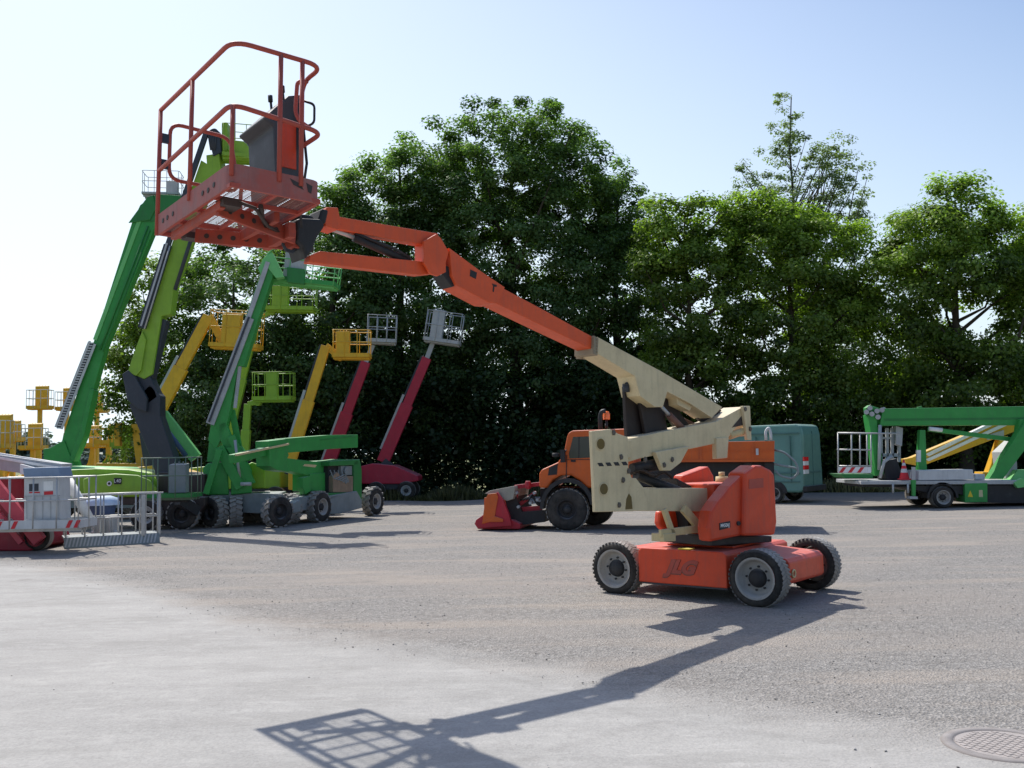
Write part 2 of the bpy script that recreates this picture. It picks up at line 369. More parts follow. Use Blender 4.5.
def tree(base, lobes, nclump, nleaf, size, mat, label, tr=.28, group='trees standing along the back of the yard', name='broadleaf_tree', shell=.5, cr=(.42, 1.05), limbs=26, low=0.0, cat='tree', seed=1):
    """lobes: (dx, dy, z, rx, ry, rz) relative to the trunk foot"""
    global RNG
    RNG = np.random.default_rng(seed); rnd = random.Random(seed)
    base = V((base[0], base[1], 0)); t = thing(name, label, cat, base, group)
    lob = np.array(lobes, float); vol = lob[:, 3] * lob[:, 4] * lob[:, 5]; k = RNG.choice(len(lob), nclump, p=vol ** .75 / (vol ** .75).sum())
    d = RNG.normal(size=(nclump, 3)); d /= np.linalg.norm(d, axis=1)[:, None]
    r = shell + (1 - shell) * RNG.random(nclump) ** .6; r *= RNG.uniform(.88, 1.12, nclump)
    c = lob[k, :3] + d * r[:, None] * lob[k, 3:]
    c = c[c[:, 2] > low + .3]
    cc = c + np.array(base)
    rad = RNG.uniform(*cr, len(c))
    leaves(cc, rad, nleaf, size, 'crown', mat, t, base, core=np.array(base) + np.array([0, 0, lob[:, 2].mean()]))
    top = max(lob[:, 2] + lob[:, 5] * (.75 if name == 'tall_sparse_tree' else .45)); mb = MB()
    pts = []; x = y = 0; n = 8
    for i in range(n):
        pts.append(base + V((x, y, top * i / (n - 1)))); x += rnd.uniform(-.16, .16) + lob[0, 0] / n * .5; y += rnd.uniform(-.12, .12)
    mb.tube(pts, [tr * (1.25 if i == 0 else 1) * (1 - i / (n - .6)) + .02 for i in range(n)], 9)
    sel = RNG.choice(len(c), min(limbs, len(c)), replace=False)
    for j in sel:
        e = V(cc[j]); hd = math.hypot(e.x - base.x, e.y - base.y); zz = max(.16 * top, min(e.z - hd * (rnd.uniform(1.3, 2.3) if name == 'tall_sparse_tree' else rnd.uniform(.7, 1.3)), top * .97)); fi = zz / top * (n - 1); i0 = min(int(fi), n - 2); s_ = pts[i0].lerp(pts[i0 + 1], fi - i0)
        ln = (e - s_).length; mid = s_.lerp(e, .5) + V((rnd.uniform(-.12, .12), rnd.uniform(-.12, .12), rnd.uniform(-.16, .05))) * ln
        r0 = min(tr * .42, (.012 + .022 * ln) * (.6 if name == 'tall_sparse_tree' else 1))
        mb.tube([s_, s_.lerp(mid, .6), mid, mid.lerp(e, .6), e], [r0, r0 * .75, r0 * .55, r0 * .35, .015], 6, cap=False)
    obj('trunk', mb, M['bark'], t)
    return t
def at_px(px, Y): q = P(px, 480, Y); return (q.x, q.y)
def zt(px, py, Y): return P(px, py, Y).z
# -- big dark dome in the middle of the row
b = at_px(520, 47)
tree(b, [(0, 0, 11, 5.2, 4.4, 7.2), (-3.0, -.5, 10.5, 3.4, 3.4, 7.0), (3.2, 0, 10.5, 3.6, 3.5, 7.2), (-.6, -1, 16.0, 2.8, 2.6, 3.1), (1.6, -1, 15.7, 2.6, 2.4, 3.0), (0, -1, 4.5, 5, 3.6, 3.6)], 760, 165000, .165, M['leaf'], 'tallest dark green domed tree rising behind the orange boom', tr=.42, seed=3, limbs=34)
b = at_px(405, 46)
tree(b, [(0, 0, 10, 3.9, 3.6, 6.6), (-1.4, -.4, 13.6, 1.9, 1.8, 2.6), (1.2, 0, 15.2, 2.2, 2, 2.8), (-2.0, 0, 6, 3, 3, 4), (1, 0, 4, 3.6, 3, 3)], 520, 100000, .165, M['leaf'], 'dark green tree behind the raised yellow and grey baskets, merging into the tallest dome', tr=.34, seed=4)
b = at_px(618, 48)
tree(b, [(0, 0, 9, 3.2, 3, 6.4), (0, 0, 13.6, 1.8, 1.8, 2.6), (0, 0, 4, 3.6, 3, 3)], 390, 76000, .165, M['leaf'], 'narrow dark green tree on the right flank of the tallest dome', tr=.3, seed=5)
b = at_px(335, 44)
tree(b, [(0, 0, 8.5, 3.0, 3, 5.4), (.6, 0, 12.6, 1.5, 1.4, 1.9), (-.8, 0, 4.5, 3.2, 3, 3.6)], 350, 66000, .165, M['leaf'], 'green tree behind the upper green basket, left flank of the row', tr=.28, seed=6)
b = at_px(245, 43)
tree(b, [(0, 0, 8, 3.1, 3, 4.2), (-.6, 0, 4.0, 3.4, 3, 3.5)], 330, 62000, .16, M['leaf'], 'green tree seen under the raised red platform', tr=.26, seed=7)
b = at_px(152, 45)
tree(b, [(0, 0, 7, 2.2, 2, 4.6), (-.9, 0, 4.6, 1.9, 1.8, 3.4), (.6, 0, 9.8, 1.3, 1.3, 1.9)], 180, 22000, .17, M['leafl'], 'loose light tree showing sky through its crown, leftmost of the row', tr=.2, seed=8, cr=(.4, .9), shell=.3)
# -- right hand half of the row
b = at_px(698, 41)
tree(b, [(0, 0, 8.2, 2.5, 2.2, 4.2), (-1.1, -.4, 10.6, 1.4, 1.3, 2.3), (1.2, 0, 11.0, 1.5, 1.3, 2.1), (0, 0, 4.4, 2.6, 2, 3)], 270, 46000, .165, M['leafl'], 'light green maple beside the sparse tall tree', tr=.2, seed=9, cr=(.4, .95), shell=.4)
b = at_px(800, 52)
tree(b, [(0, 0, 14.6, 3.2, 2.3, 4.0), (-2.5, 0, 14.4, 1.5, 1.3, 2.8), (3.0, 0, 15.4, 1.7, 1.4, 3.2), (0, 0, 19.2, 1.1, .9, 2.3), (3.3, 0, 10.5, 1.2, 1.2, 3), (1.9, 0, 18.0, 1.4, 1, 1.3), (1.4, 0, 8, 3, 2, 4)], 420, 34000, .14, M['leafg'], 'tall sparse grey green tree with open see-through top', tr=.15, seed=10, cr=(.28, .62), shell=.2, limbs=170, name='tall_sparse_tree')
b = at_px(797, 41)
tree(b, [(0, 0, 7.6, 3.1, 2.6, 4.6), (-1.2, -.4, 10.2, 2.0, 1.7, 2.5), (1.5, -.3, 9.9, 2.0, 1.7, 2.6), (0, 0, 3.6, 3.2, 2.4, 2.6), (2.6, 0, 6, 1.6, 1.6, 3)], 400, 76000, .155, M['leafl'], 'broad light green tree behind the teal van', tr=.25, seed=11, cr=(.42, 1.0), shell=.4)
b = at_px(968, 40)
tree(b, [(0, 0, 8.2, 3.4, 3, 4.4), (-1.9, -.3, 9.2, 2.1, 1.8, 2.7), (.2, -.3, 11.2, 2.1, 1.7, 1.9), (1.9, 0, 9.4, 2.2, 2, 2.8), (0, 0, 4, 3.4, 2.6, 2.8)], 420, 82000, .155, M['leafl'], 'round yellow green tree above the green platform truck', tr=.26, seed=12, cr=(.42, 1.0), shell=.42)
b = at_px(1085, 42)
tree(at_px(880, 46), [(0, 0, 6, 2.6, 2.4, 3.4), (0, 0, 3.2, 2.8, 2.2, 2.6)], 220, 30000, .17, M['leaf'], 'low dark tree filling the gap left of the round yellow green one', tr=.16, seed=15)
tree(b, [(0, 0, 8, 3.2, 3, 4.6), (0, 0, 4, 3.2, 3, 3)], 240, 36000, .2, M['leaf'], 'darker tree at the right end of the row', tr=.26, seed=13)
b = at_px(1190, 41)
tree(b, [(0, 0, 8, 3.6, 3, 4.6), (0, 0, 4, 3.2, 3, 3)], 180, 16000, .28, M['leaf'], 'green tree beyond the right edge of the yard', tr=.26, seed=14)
# -- undergrowth below the trees: one dark mass
def undergrowth():
    global RNG
    RNG = np.random.default_rng(21); cs = []; rs = []
    for i in range(1300):
        px = RNG.uniform(215, 1090); Y = RNG.uniform(42.5, 48.5) if px < 740 else RNG.uniform(41.3, 45.5)
        hmax = 5.2 if px < 690 else 3.4
        q = P(px, 480, Y); cs.append((q.x, Y, hmax * RNG.random() ** 1.3 + .15)); rs.append(RNG.uniform(.6, 1.2))
    cs, rs = np.array(cs), np.array(rs)
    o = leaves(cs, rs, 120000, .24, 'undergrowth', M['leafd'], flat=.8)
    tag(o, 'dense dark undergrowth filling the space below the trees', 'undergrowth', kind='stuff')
    # weeds and dry grass along the yard edge
    n = 26000; X = RNG.uniform(-20, 26, n); Y = 40.3 + .8 * np.sin(X * .35) + .6 * np.sin(X * 1.1 + 1) + .03 * X + RNG.exponential(.9, n) - .6
    h = RNG.uniform(.12, .5, n) * (1 + .5 * np.sin(X * 2)); a = RNG.uniform(0, 6.28, n); w = .03
    lx, ly = RNG.normal(0, .12, n), RNG.normal(0, .12, n)
    co = np.stack([np.stack([X - w * np.cos(a), Y - w * np.sin(a), 0 * X], 1), np.stack([X + w * np.cos(a), Y + w * np.sin(a), 0 * X], 1), np.stack([X + lx, Y + ly, h], 1)], 1).reshape(-1, 3)
    g = np_obj('edge_grass', co, np.arange(n * 3).reshape(-1, 3), [leafmat('dry_grass', (.025, .035, .012), (.50, .44, .22), .3)], 3)
    at = g.data.attributes.new('tint', 'FLOAT', 'FACE'); at.data.foreach_set('value', (RNG.random(n) * np.where((X > 12.6) & (X < 17.2), .95, .28)).astype('f'))
    tag(g, 'dry grass and weeds along the far edge of the yard', 'grass', kind='stuff')
    # far wood on the horizon at the left
    cs = []; 
    for i in range(420):
        px = RNG.uniform(-260, 330); Y = RNG.uniform(300, 345); q = P(px, 459, Y); cs.append((q.x, Y, RNG.uniform(0, 6.5 + 2 * math.sin(px * .06) + 1.2 * math.sin(px * .21))))
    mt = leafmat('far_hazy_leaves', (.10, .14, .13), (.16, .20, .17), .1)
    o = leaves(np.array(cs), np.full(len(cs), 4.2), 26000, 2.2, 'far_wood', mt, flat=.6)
    tag(o, 'hazy grey green wood on the horizon beyond the field', 'wood', kind='stuff')
undergrowth()
RNG = np.random.default_rng(99)

# ------------------------------------------------------------------ wheels, cages and small parts
def wheel(parent, c, axis, r, w, tyre=None, rimm=None, blocks=22, rimr=.62, hub=True, name='wheel', lug=.022):
    """c = centre of the OUTER face, axis = outward"""
    c, a = V(c), V(axis).normalized(); mb = MB(); ri = r * rimr
    mb.lathe(c, a, [(ri, -.01), (ri + .02, .0), (r * .86, .0), (r - lug, -.035)], 36); mb.lathe(c, a, [(r - lug, -.035), (r - lug, -w + .035)], 36, m=1); mb.lathe(c, a, [(r - lug, -w + .035), (r * .86, -w), (ri, -w)], 36)
    if blocks:
        x = a.orthogonal().normalized(); y = a.cross(x)
        for k in range(blocks):
            for sd in (0, 1):
                t = 2 * math.pi * (k + .5 * sd) / blocks; rd = x * math.cos(t) + y * math.sin(t); tg = a.cross(rd)
                rot = Matrix((tg, a, rd)).transposed() @ Matrix.Rotation(.35 if sd else -.35, 3, 'Z')
                mb.box(c - a * (w * (.27 if sd else .73)) + rd * (r - lug * .6), (2 * math.pi * r / blocks * .55, w * .47, lug * 1.1), rot, m=1)
    o = obj(name, mb, [tyre or M['rubber'], M['dustyrubber']], parent)
    mb = MB(); d = min(.09, w * .4)
    mb.lathe(c, a, [(ri + .004, .004), (ri - .02, .006), (ri - .03, -.02), (ri * .82, -d), (ri * .55, -d), (ri * .5, -d + .015), (ri * .45, -d)], 32)
    mb.lathe(c, a, [(ri * .46, -d), (ri * .4, -d * .45), (ri * .12, -d * .35), (.001, -d * .35)], 20, m=1)
    x = a.orthogonal().normalized(); y = a.cross(x)
    for k in range(8):
        t = 2 * math.pi * k / 8; q = c + (x * math.cos(t) + y * math.sin(t)) * ri * .56 - a * d; mb.cyl(q, q + a * .025, ri * .055, seg=6, m=1)
    obj('rim', mb, [rimm or M['rimgrey'], M['black']], o)
    return o
def arc(c, a, b, r, t0, t1, n=8):
    return [V(c) + V(a) * (r * math.cos(t0 + (t1 - t0) * i / n)) + V(b) * (r * math.sin(t0 + (t1 - t0) * i / n)) for i in range(n + 1)]
def fillet(pts, r, n=5, closed=False):
    pts = [V(p) for p in pts]; out = []; N = len(pts)
    for i, p in enumerate(pts):
        if not closed and i in (0, N - 1): out.append(p); continue
        a, b_ = pts[i - 1], pts[(i + 1) % N]; d0 = (a - p); d1 = (b_ - p); k = min(r, d0.length * .48, d1.length * .48)
        s, e = p + d0.normalized() * k, p + d1.normalized() * k
        for j in range(n + 1):
            t = j / n; out.append(s * (1 - t) ** 2 + p * (2 * t * (1 - t)) + e * t ** 2)
    return out
def cage(parent, c, yaw, L, W, H, mat, boxmat, box=(.15, .9, .45, .35), toe=.14, tilt=0.0, posts=4, r=.02, name='basket', toemat=None, boxside=1, stripes=False, floormat=None):
    """c = middle of the platform floor; L along yaw; box=(centre along L, height, width, depth)"""
    c = V(c); rt = Matrix.Rotation(yaw, 3, 'Z') @ Matrix.Rotation(tilt, 3, 'Y'); q = lambda a, b_, z: c + rt @ V((a, b_, z))
    mb = MB()
    for z in (H, H * .55):
        mb.tube(fillet([q(-L/2, -W/2, z), q(L/2, -W/2, z), q(L/2, W/2, z), q(-L/2, W/2, z)], .08, 3, True), r, 6, True)
    for sd in (-1, 1):
        for k in range(posts):
            a = -L / 2 + L * k / (posts - 1); a = max(-L/2 + .03, min(L/2 - .03, a)); mb.tube([q(a, sd * W / 2, 0), q(a, sd * W / 2, H)], r * .9, 6)
    for a in (-L / 2, L / 2): mb.tube([q(a, 0, 0), q(a, 0, H)], r * .9, 6)
    o = obj(name, mb, mat, parent)
    mb = MB(); R3 = rt
    for sd in (-1, 1): mb.box(q(0, sd * W / 2, toe / 2), (L, .012, toe), R3); mb.box(q(sd * L / 2, 0, toe / 2), (.012, W - .014, toe), R3)
    obj('toe_board', mb, toemat or mat, o)
    mb = MB(); mb.box(q(0, 0, .012), (L - .03, W - .03, .022), R3)
    for sd in (-.3, 0, .3): mb.box(q(0, sd * W, -.035), (L * .96, .05, .06), R3)
    obj('platform_floor', mb, floormat or mat, o)
    if box:
        mb = MB(); a, h, bw, bd = box; z0 = toe
        f = boxside * (W / 2 - bd / 2 - .01); A = [q(a - bw/2, f - bd/2, z0), q(a + bw/2, f - bd/2, z0), q(a + bw/2, f + bd/2, z0), q(a - bw/2, f + bd/2, z0)]
        B = [q(a - bw/2, f - bd/2, h), q(a + bw/2, f - bd/2, h), q(a + bw/2, f + bd/2, h * 1.04), q(a - bw/2, f + bd/2, h * 1.04)]
        mb.loop(A, B)
        for sx in (-.25, 0, .25): mb.cyl(q(a + sx * bw, f, h), q(a + sx * bw, f, h + .08), .016, seg=6)
        obj('control_box', mb, boxmat, o, bev=.015)
    if stripes:
        mb = MB(); n = 12
        for k in range(n):
            if k in stripes:
                a = -L / 2 + L * (k + .2) / n; w = L / n * .5
                A = [q(a, -W/2 - .010, .01), q(a + w, -W/2 - .010, .01), q(a + w * 1.9, -W/2 - .010, toe - .01), q(a + w * .9, -W/2 - .010, toe - .01)]
                mb.loop([v_ + rt @ V((0, -.004, 0)) for v_ in A], A)
        obj('warning_stripe', mb, M['signred'], o)
    return o
def text(name, s_, size, org, xdir, zdir, mat, parent, extrude=.004, shear=0.0, bold=0.0, w=1.0):
    cu = bpy.data.curves.new(name, 'FONT'); cu.body = s_; cu.size = size; cu.extrude = extrude; cu.shear = shear; cu.offset = bold; cu.align_x = 'CENTER'; cu.align_y = 'CENTER'
    tmp = bpy.data.objects.new(name, cu); me = bpy.data.meshes.new_from_object(tmp); bpy.data.objects.remove(tmp)
    x, z = V(xdir).normalized(), V(zdir).normalized(); n = x.cross(z)
    me.transform(Matrix((x * w, z, n)).transposed().to_4x4())
    me.materials.clear(); me.materials.append(mat)
    o = bpy.data.objects.new(name, me); col.objects.link(o)
    o.parent = parent; o.location = V(org) - wloc(parent); return o

# ================================================================== the near articulated lift
C0 = V((2.664, 13.041, 0)); BYAW = .666
ch = PL(C0, math.atan2(-.623, .782)); ch.n = V((-.623, -.782, 0)); ch.u = V((.782, -.623, 0))
pb = PL(C0 + V((math.sin(BYAW), -math.cos(BYAW), 0)) * .171, BYAW)
lift = thing('boom_lift', 'orange and cream articulated boom lift alone in mid yard, platform held high', 'boom lift', C0)
mb = MB()
mb.uprism(ch, [(-.63, .20), (.61, .20), (.61, .60), (.56, .635), (-.58, .635), (-.63, .60)], .93, -.93)
mb.uprism(ch, [(.6, .28), (1.22, .24), (1.25, .28), (1.25, .50), (1.2, .555), (.6, .60)], .55, -.55)
mb.uprism(ch, [(-1.22, .28), (-.6, .24), (-.6, .60), (-1.2, .56)], .52, -.52)
for x in (-.99, .99): mb.cyl(ch.at(x, .72, .34), ch.at(x, -.72, .34), .07)
mb.uprism(ch, [(-.45, .637), (.5, .637), (.5, .665), (-.45, .665)], .5, -.5)
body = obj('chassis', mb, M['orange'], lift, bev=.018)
mb = MB(); mb.uprism(ch, [(-.6, .175), (.6, .175), (.6, .21), (-.6, .21)], .9, -.9); obj('belly_plate', mb, M['dark'], lift)
# embossed maker's name on the flank
for k, (mt_, dz, e) in enumerate(((M['rail'], .0, .003),)):
    text('maker_lettering', 'JLG', .225, ch.at(-.02, .935, .415), ch.u, (0, 0, 1), M['rail'], body, .004, .42, .012, 1.15)
text('lettering_shadow', 'JLG', .225, ch.at(-.028, .933, .405), ch.u, (0, 0, 1), M['letter'], body, .003, .42, .016, 1.15)  # offset darker copy paints the shadow of the raised letters
mb = MB(); mb.tube(arc(ch.at(1.265, .46, .37), ch.n, V((0, 0, 1)), .045, 0, 6.28, 12), .011, 6); obj('towing_ring', mb, M['creamy'], lift)
mb = MB(); mb.uprism(ch, [(-.05, .639), (.12, .639), (.12, .652), (-.05, .652)], .925, .8); obj('sticker', mb, M['signyel'], lift)
for x, y in ((.99, 1), (-.99, 1), (.99, -1), (-.99, -1)):
    st = Matrix.Rotation(0, 3, 'Z')
    wheel(lift, ch.at(x, y * .965, .345), ch.n * y, .345, .27, M['dustyrubber'] if 0 else M['rubber'], M['rimgrey'], 40, .72, lug=.0045)
# light tread dust: separate narrow band on each tyre is part of the tyre material
mb = MB(); mb.cyl(C0 + V((0, 0, .665)), C0 + V((0, 0, .75)), .42, seg=32); obj('slewing_ring', mb, M['black'], lift)
# turret
mb = MB()
mb.prism(pb, [(711.5, 511), (709, 528), (711, 542), (748, 534.5), (748, 470), (740, 476.5), (730, 486), (724, 494), (718, 501)], .60, .40)
mb.prism(pb, [(744, 536.0), (775.3, 535.2), (777.5, 522), (775, 474), (771, 469.5), (762.4, 465.2), (756, 465.2), (745, 473)], .66, .38)
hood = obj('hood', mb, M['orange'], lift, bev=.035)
mb = MB(); mb.prism(pb, [(719.6, 523.2), (730.2, 521.0), (730.4, 527.4), (719.8, 530.2)], .607, .598); obj('name_plate', mb, M['black'], hood)
a = pb.pt(725, 525.4, .611); text('plate_lettering', 'M450AJ', .062, a, pb.u, (0, 0, 1), M['white'], hood, .001, .1, .001, .85)
mb = MB(); a = pb.pt(738, 523.3, .60); mb.cyl(a, a + pb.n * .02, .028); obj('hood_latch', mb, M['black'], hood)
mb = MB(); mb.prism(pb, [(749, 479.5), (763.5, 478), (763.5, 487.5), (749, 489)], .664, .655); obj('sticker', mb, M['rail'], hood)
mb = MB()
mb.prism(pb, [(668, 513), (670, 529), (690, 529), (712, 522), (715, 485), (714, 475.5), (709, 466), (683, 475.5), (682, 490), (686, 505)], -.42, -.60)
obj('hood', mb, M['orange'], lift, bev=.03)
mb = MB(); mb.prism(pb, [(714, 484), (750, 482), (772, 500), (772, 533), (714, 536)], .28, -.5); obj('counterweight', mb, M['orange'], lift, bev=.02)
mb = MB(); a = pb.pt(722, 484, -.1); mb.cyl(a, a + V((0, 0, .10)), .09, .08); mb.cyl(a + V((0, 0, .1)), a + V((0, 0, .16)), .04); obj('filler_cap', mb, M['creamy'], lift)
mb = MB(); mb.prism(pb, [(712, 536), (772, 536), (772, 542), (712, 546)], .45, -.45); mb.prism(pb, [(676, 478), (712, 496), (712, 540), (690, 536), (684, 500)], -.1, -.36); obj('turntable', mb, M['black'], lift, bev=.01)
mb = MB()
for off in (.26, .08):
    mb.beam(pb.pt(664, 509, off), pb.pt(673, 535, off), .05, .07); mb.beam(pb.pt(683, 508, off), pb.pt(699, 527, off), .05, .11)
    mb.beam(pb.pt(660, 533.5, off), pb.pt(704, 528, off), .05, .09)
mb.prism(pb, [(664, 534), (676, 533), (676, 541), (664, 542)], .31, .1)
obj('turret_frame', mb, M['creamy'], lift, bev=.008)
mb = MB(); mb.prism(pb, [(660, 512), (664, 508), (686, 508), (686, 528), (663, 530), (659, 524)], -.28, -.38); obj('motor_cover', mb, M['orange'], lift, bev=.03)
# lower arm, upright, upper arm
mb = MB()
mb.prism(pb, [(633, 480), (642, 488), (722, 488.3), (715, 496), (707, 505), (700.6, 511.4), (638, 511), (633, 505)], .17, -.17)
mb.prism(pb, [(636, 478), (644, 488), (650, 511), (612, 511), (610, 480)], .20, .15)
obj('lower_arm', mb, M['cream'], lift, bev=.008)
mb = MB(); up_out = [(591.5, 431.2), (610.8, 429.2), (618, 433.5), (628, 437.2), (628.6, 470), (632, 478), (628, 490), (632, 502), (633.5, 511.3), (595.4, 512)]
mb.prism(pb, up_out, .255, .205)
upr = obj('upright', mb, M['cream'], lift, bev=.006)
for x, y in ((600.7, 444), (603.8, 489)):
    mb = MB(); a = pb.pt(x, y, .256); mb.cyl(a, a + pb.n * .004, .062, seg=24)
    mb.lathe(a + pb.n * .004, pb.n, [(.062, -.002), (.075, .004), (.075, -.004)], 24, m=1)
    obj('access_hole', mb, [M['recess'], M['cream']], upr)
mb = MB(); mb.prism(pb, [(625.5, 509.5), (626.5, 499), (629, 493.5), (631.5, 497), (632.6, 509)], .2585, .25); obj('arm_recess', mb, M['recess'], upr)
for x, y in ((613.5, 432.5), (621, 457), (628.5, 471), (623, 480), (619, 505), (645, 459.5), (664, 465), (672, 459.5), (745, 409), (750, 429)):
    mb = MB(); a = pb.pt(x, y, .257 if x < 650 else (.242 if x < 700 else .222)); mb.cyl(a - pb.n * .01, a + pb.n * .016, .024, seg=8); mb.box(a + pb.n * .004, (.06, .012, .035), pb.rot @ Matrix.Rotation(random.choice((-1, 1)) * random.uniform(1.2, 1.5), 3, 'Y'))
    obj('pivot_pin', mb, M['pin'], lift)
mb = MB()
for k in range(4):
    x0 = 597.5 + k * 8.0; y0 = 464.6 - k * .35
    mb.prism(pb, [(x0, y0 - 1.6), (x0 + 4.6, y0 - 1.9), (x0 + 6.6, y0 + 1.6), (x0 + 2, y0 + 1.8)], .2585, .2555)
obj('hazard_marking', mb, M['black'], upr)
mb = MB()
mb.prism(pb, [(624, 439), (633, 438), (660, 432), (716, 421.5), (743.6, 406.5), (744, 416), (727, 440), (716, 443.5), (690, 449), (683, 449.5), (640, 458.5), (630, 461.5), (624, 462)], .17, -.17); mb.prism(pb, [(606, 440), (632, 440), (632, 458), (606, 458)], .20, .15)
mb.prism(pb, [(655.5, 452), (690, 446), (681, 462.6), (671, 470.6), (663, 470.6)], .24, .17); mb.prism(pb, [(655.5, 452), (690, 446), (681, 462.6), (671, 470.6), (663, 470.6)], -.17, -.22)
mb.prism(pb, [(743, 406), (750.2, 406), (751.8, 440), (747.5, 440)], .22, .17); mb.prism(pb, [(743, 406), (750.2, 406), (751.8, 440), (747.5, 440)], -.17, -.2)
mb.prism(pb, [(716.5, 438), (729, 437), (727.5, 458), (717, 459)], .2, .12)
mb.prism(pb, [(748.5, 408), (750, 408), (751.5, 436), (749.5, 436)], .17, -.17)
obj('upper_arm', mb, M['cream'], lift, bev=.008)
mb = MB(); mb.prism(pb, [(742.5, 415), (744.5, 425), (732, 427.5)], .175, .16); obj('arm_recess', mb, M['brownblack'], lift)
mb = MB(); mb.cyl(pb.pt(729, 436, .14), pb.pt(747, 430, .14), .05); obj('levelling_link', mb, M['creamy'], lift)
# inner cylinders and hoses between the arms
mb = MB()
mb.cyl(pb.pt(632, 468, .08), pb.pt(668, 460.5, .08), .055); mb.cyl(pb.pt(632, 470, -.1), pb.pt(662, 466, -.1), .05)
mb.cyl(pb.pt(636, 475, -.05), pb.pt(694, 497, -.05), .06)
obj('hydraulic_cylinder', mb, M['black'], lift)
mb = MB()
for k in range(6):
    o_ = -.15 + .05 * k; j = random.uniform(-2, 2)
    mb.tube(fillet([pb.pt(630, 474 + j, o_), pb.pt(642, 470 + j, o_), pb.pt(654, 478 + j, o_), pb.pt(664, 471 + j, o_), pb.pt(672, 478 + j, o_)], .3), .012, 6)
obj('hydraulic_hose', mb, M['brownblack'], lift)
mb = MB()
mb.prism(pb, [(624.5, 386), (635, 386), (638, 404), (653, 430), (655, 437), (627, 438)], -.06, -.11)
mb.prism(pb, [(640, 403), (664, 408), (668, 432), (646, 436)], .02, -.03)
mb.prism(pb, [(664, 408), (676, 426), (690, 426), (680, 412), (690, 410), (702, 421), (712, 424), (722, 410), (700, 400), (665, 398)], -.05, -.12)
obj('hose_carrier', mb, M['hosec'], lift, bev=.006)
mb = MB()
for off in (-.04, .0, -.18): mb.tube([pb.pt(626, 384, off), pb.pt(630, 381, off), pb.pt(636, 392, off), pb.pt(650, 425, off), pb.pt(655, 436, off)], .018, 8)
mb.cyl(pb.pt(626, 384, -.02), pb.pt(626, 392, -.02), .045)
obj('hydraulic_hose', mb, M['dark'], lift)
mb = MB(); mb.cyl(pb.pt(661, 406, .08), pb.pt(671, 417, .08), .022, m=0); mb.cyl(pb.pt(669, 415, .08), pb.pt(684, 430, .08), .042, m=1)
mb.cyl(pb.pt(671, 415, -.12), pb.pt(694, 426, -.12), .04, m=1)
obj('lift_cylinder', mb, [M['steel'], paint('rusty_cylinder_paint', (.2, .09, .06), .5, .4)], lift)
# telescopic boom
mb = MB(); B0 = .155
mb.prism(pb, [(597.5, 336.8), (660, 370.5), (722.5, 407), (712, 418), (690, 403.5), (667, 391.6), (636, 377), (596.5, 353.2)], B0, B0 - .31)
mb.prism(pb, [(634, 372), (668, 390), (663, 407), (655, 407), (640, 396)], B0 + .004, B0 - .314)
mb.prism(pb, [(676, 393), (694, 403), (690, 411), (678, 405)], B0 - .05, B0 - .26)
bo = obj('main_boom', mb, M['cream'], lift, bev=.006)
mb = MB(); mb.prism(pb, [(594, 335.6), (598.5, 338), (597.5, 355.5), (593.5, 353.8)], B0 + .012, B0 - .322)
for k in range(5): a = pb.pt(597, 340 + k * 3.0, B0 + .013); mb.cyl(a, a + pb.n * .01, .008, seg=6)
a = pb.pt(583, 356, -.18); mb.box(a, (.16, .08, .07), pb.rot); mb.cyl(a, a + V((0, 0, .1)), .02)
obj('wear_pad_collar', mb, M['creamd'], bo)
mb = MB()
mb.prism(pb, [(500, 286.5), (540, 307.8), (600, 340.8), (599.5, 352.8), (545, 327), (495.5, 303.0)], .125, -.125)
mb.prism(pb, [(449.4, 247.8), (478, 269), (505, 287.2), (503, 292), (497.5, 303.5), (490, 303), (457, 285.5), (452, 275)], .145, -.145)
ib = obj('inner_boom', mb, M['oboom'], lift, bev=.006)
mb = MB(); mb.prism(pb, [(470.5, 269.5), (477, 272.5), (476, 279), (470, 276)], .149, .144)
mb.prism(pb, [(492, 283.5), (497, 285), (496.5, 287), (494.5, 286.6), (494, 292), (492.8, 291.5), (493.3, 286)], .149, .144)
obj('slot_opening', mb, M['black'], ib)
mb = MB(); mb.prism(pb, [(441, 263), (449, 267), (461, 284), (452, 287), (444, 276)], .10, -.10); obj('boom_nose', mb, M['black'], lift, bev=.006)
# jib: two parallel arms
mb = MB()
mb.prism(pb, [(337, 216.3), (438, 233.4), (438, 247.5), (336.5, 229)], .06, -.06)
mb.prism(pb, [(327, 207), (338, 207.5), (341, 222), (338, 230), (326, 226), (322, 214)], .11, -.11)
jib = obj('jib_arm', mb, M['oboom'], lift, bev=.006)
mb = MB()
mb.prism(pb, [(310, 255.5), (320, 251), (434, 262.5), (434, 273.5), (420, 275), (309, 262)], .06, -.06)
obj('jib_arm', mb, M['oboom'], lift, bev=.006)
mb = MB()
for o0, o1 in ((.13, .095), (-.095, -.13)):
    mb.prism(pb, [(424, 241), (436.5, 234), (441, 238), (449, 252), (446, 262), (446, 272), (438, 276), (431, 274), (424, 263)], o0, o1)
mb.prism(pb, [(424, 242), (429, 241), (429, 264), (424, 264)], .09, -.09)
obj('jib_bracket', mb, M['oboom'], lift, bev=.004)
mb = MB(); mb.cyl(pb.pt(328, 228, 0), pb.pt(356, 238, 0), .022, m=0); mb.cyl(pb.pt(354, 237.5, 0), pb.pt(410, 262, 0), .042, m=1)
mb.tube([pb.pt(355, 233, .03), pb.pt(372, 240, .05), pb.pt(395, 249, .05), pb.pt(410, 258, .04)], .014, 6, m=1); mb.cyl(pb.pt(436, 271, .05), pb.pt(452, 277, .05), .025, m=0)
obj('jib_cylinder', mb, [M['steel'], M['black']], lift)
mb = MB()
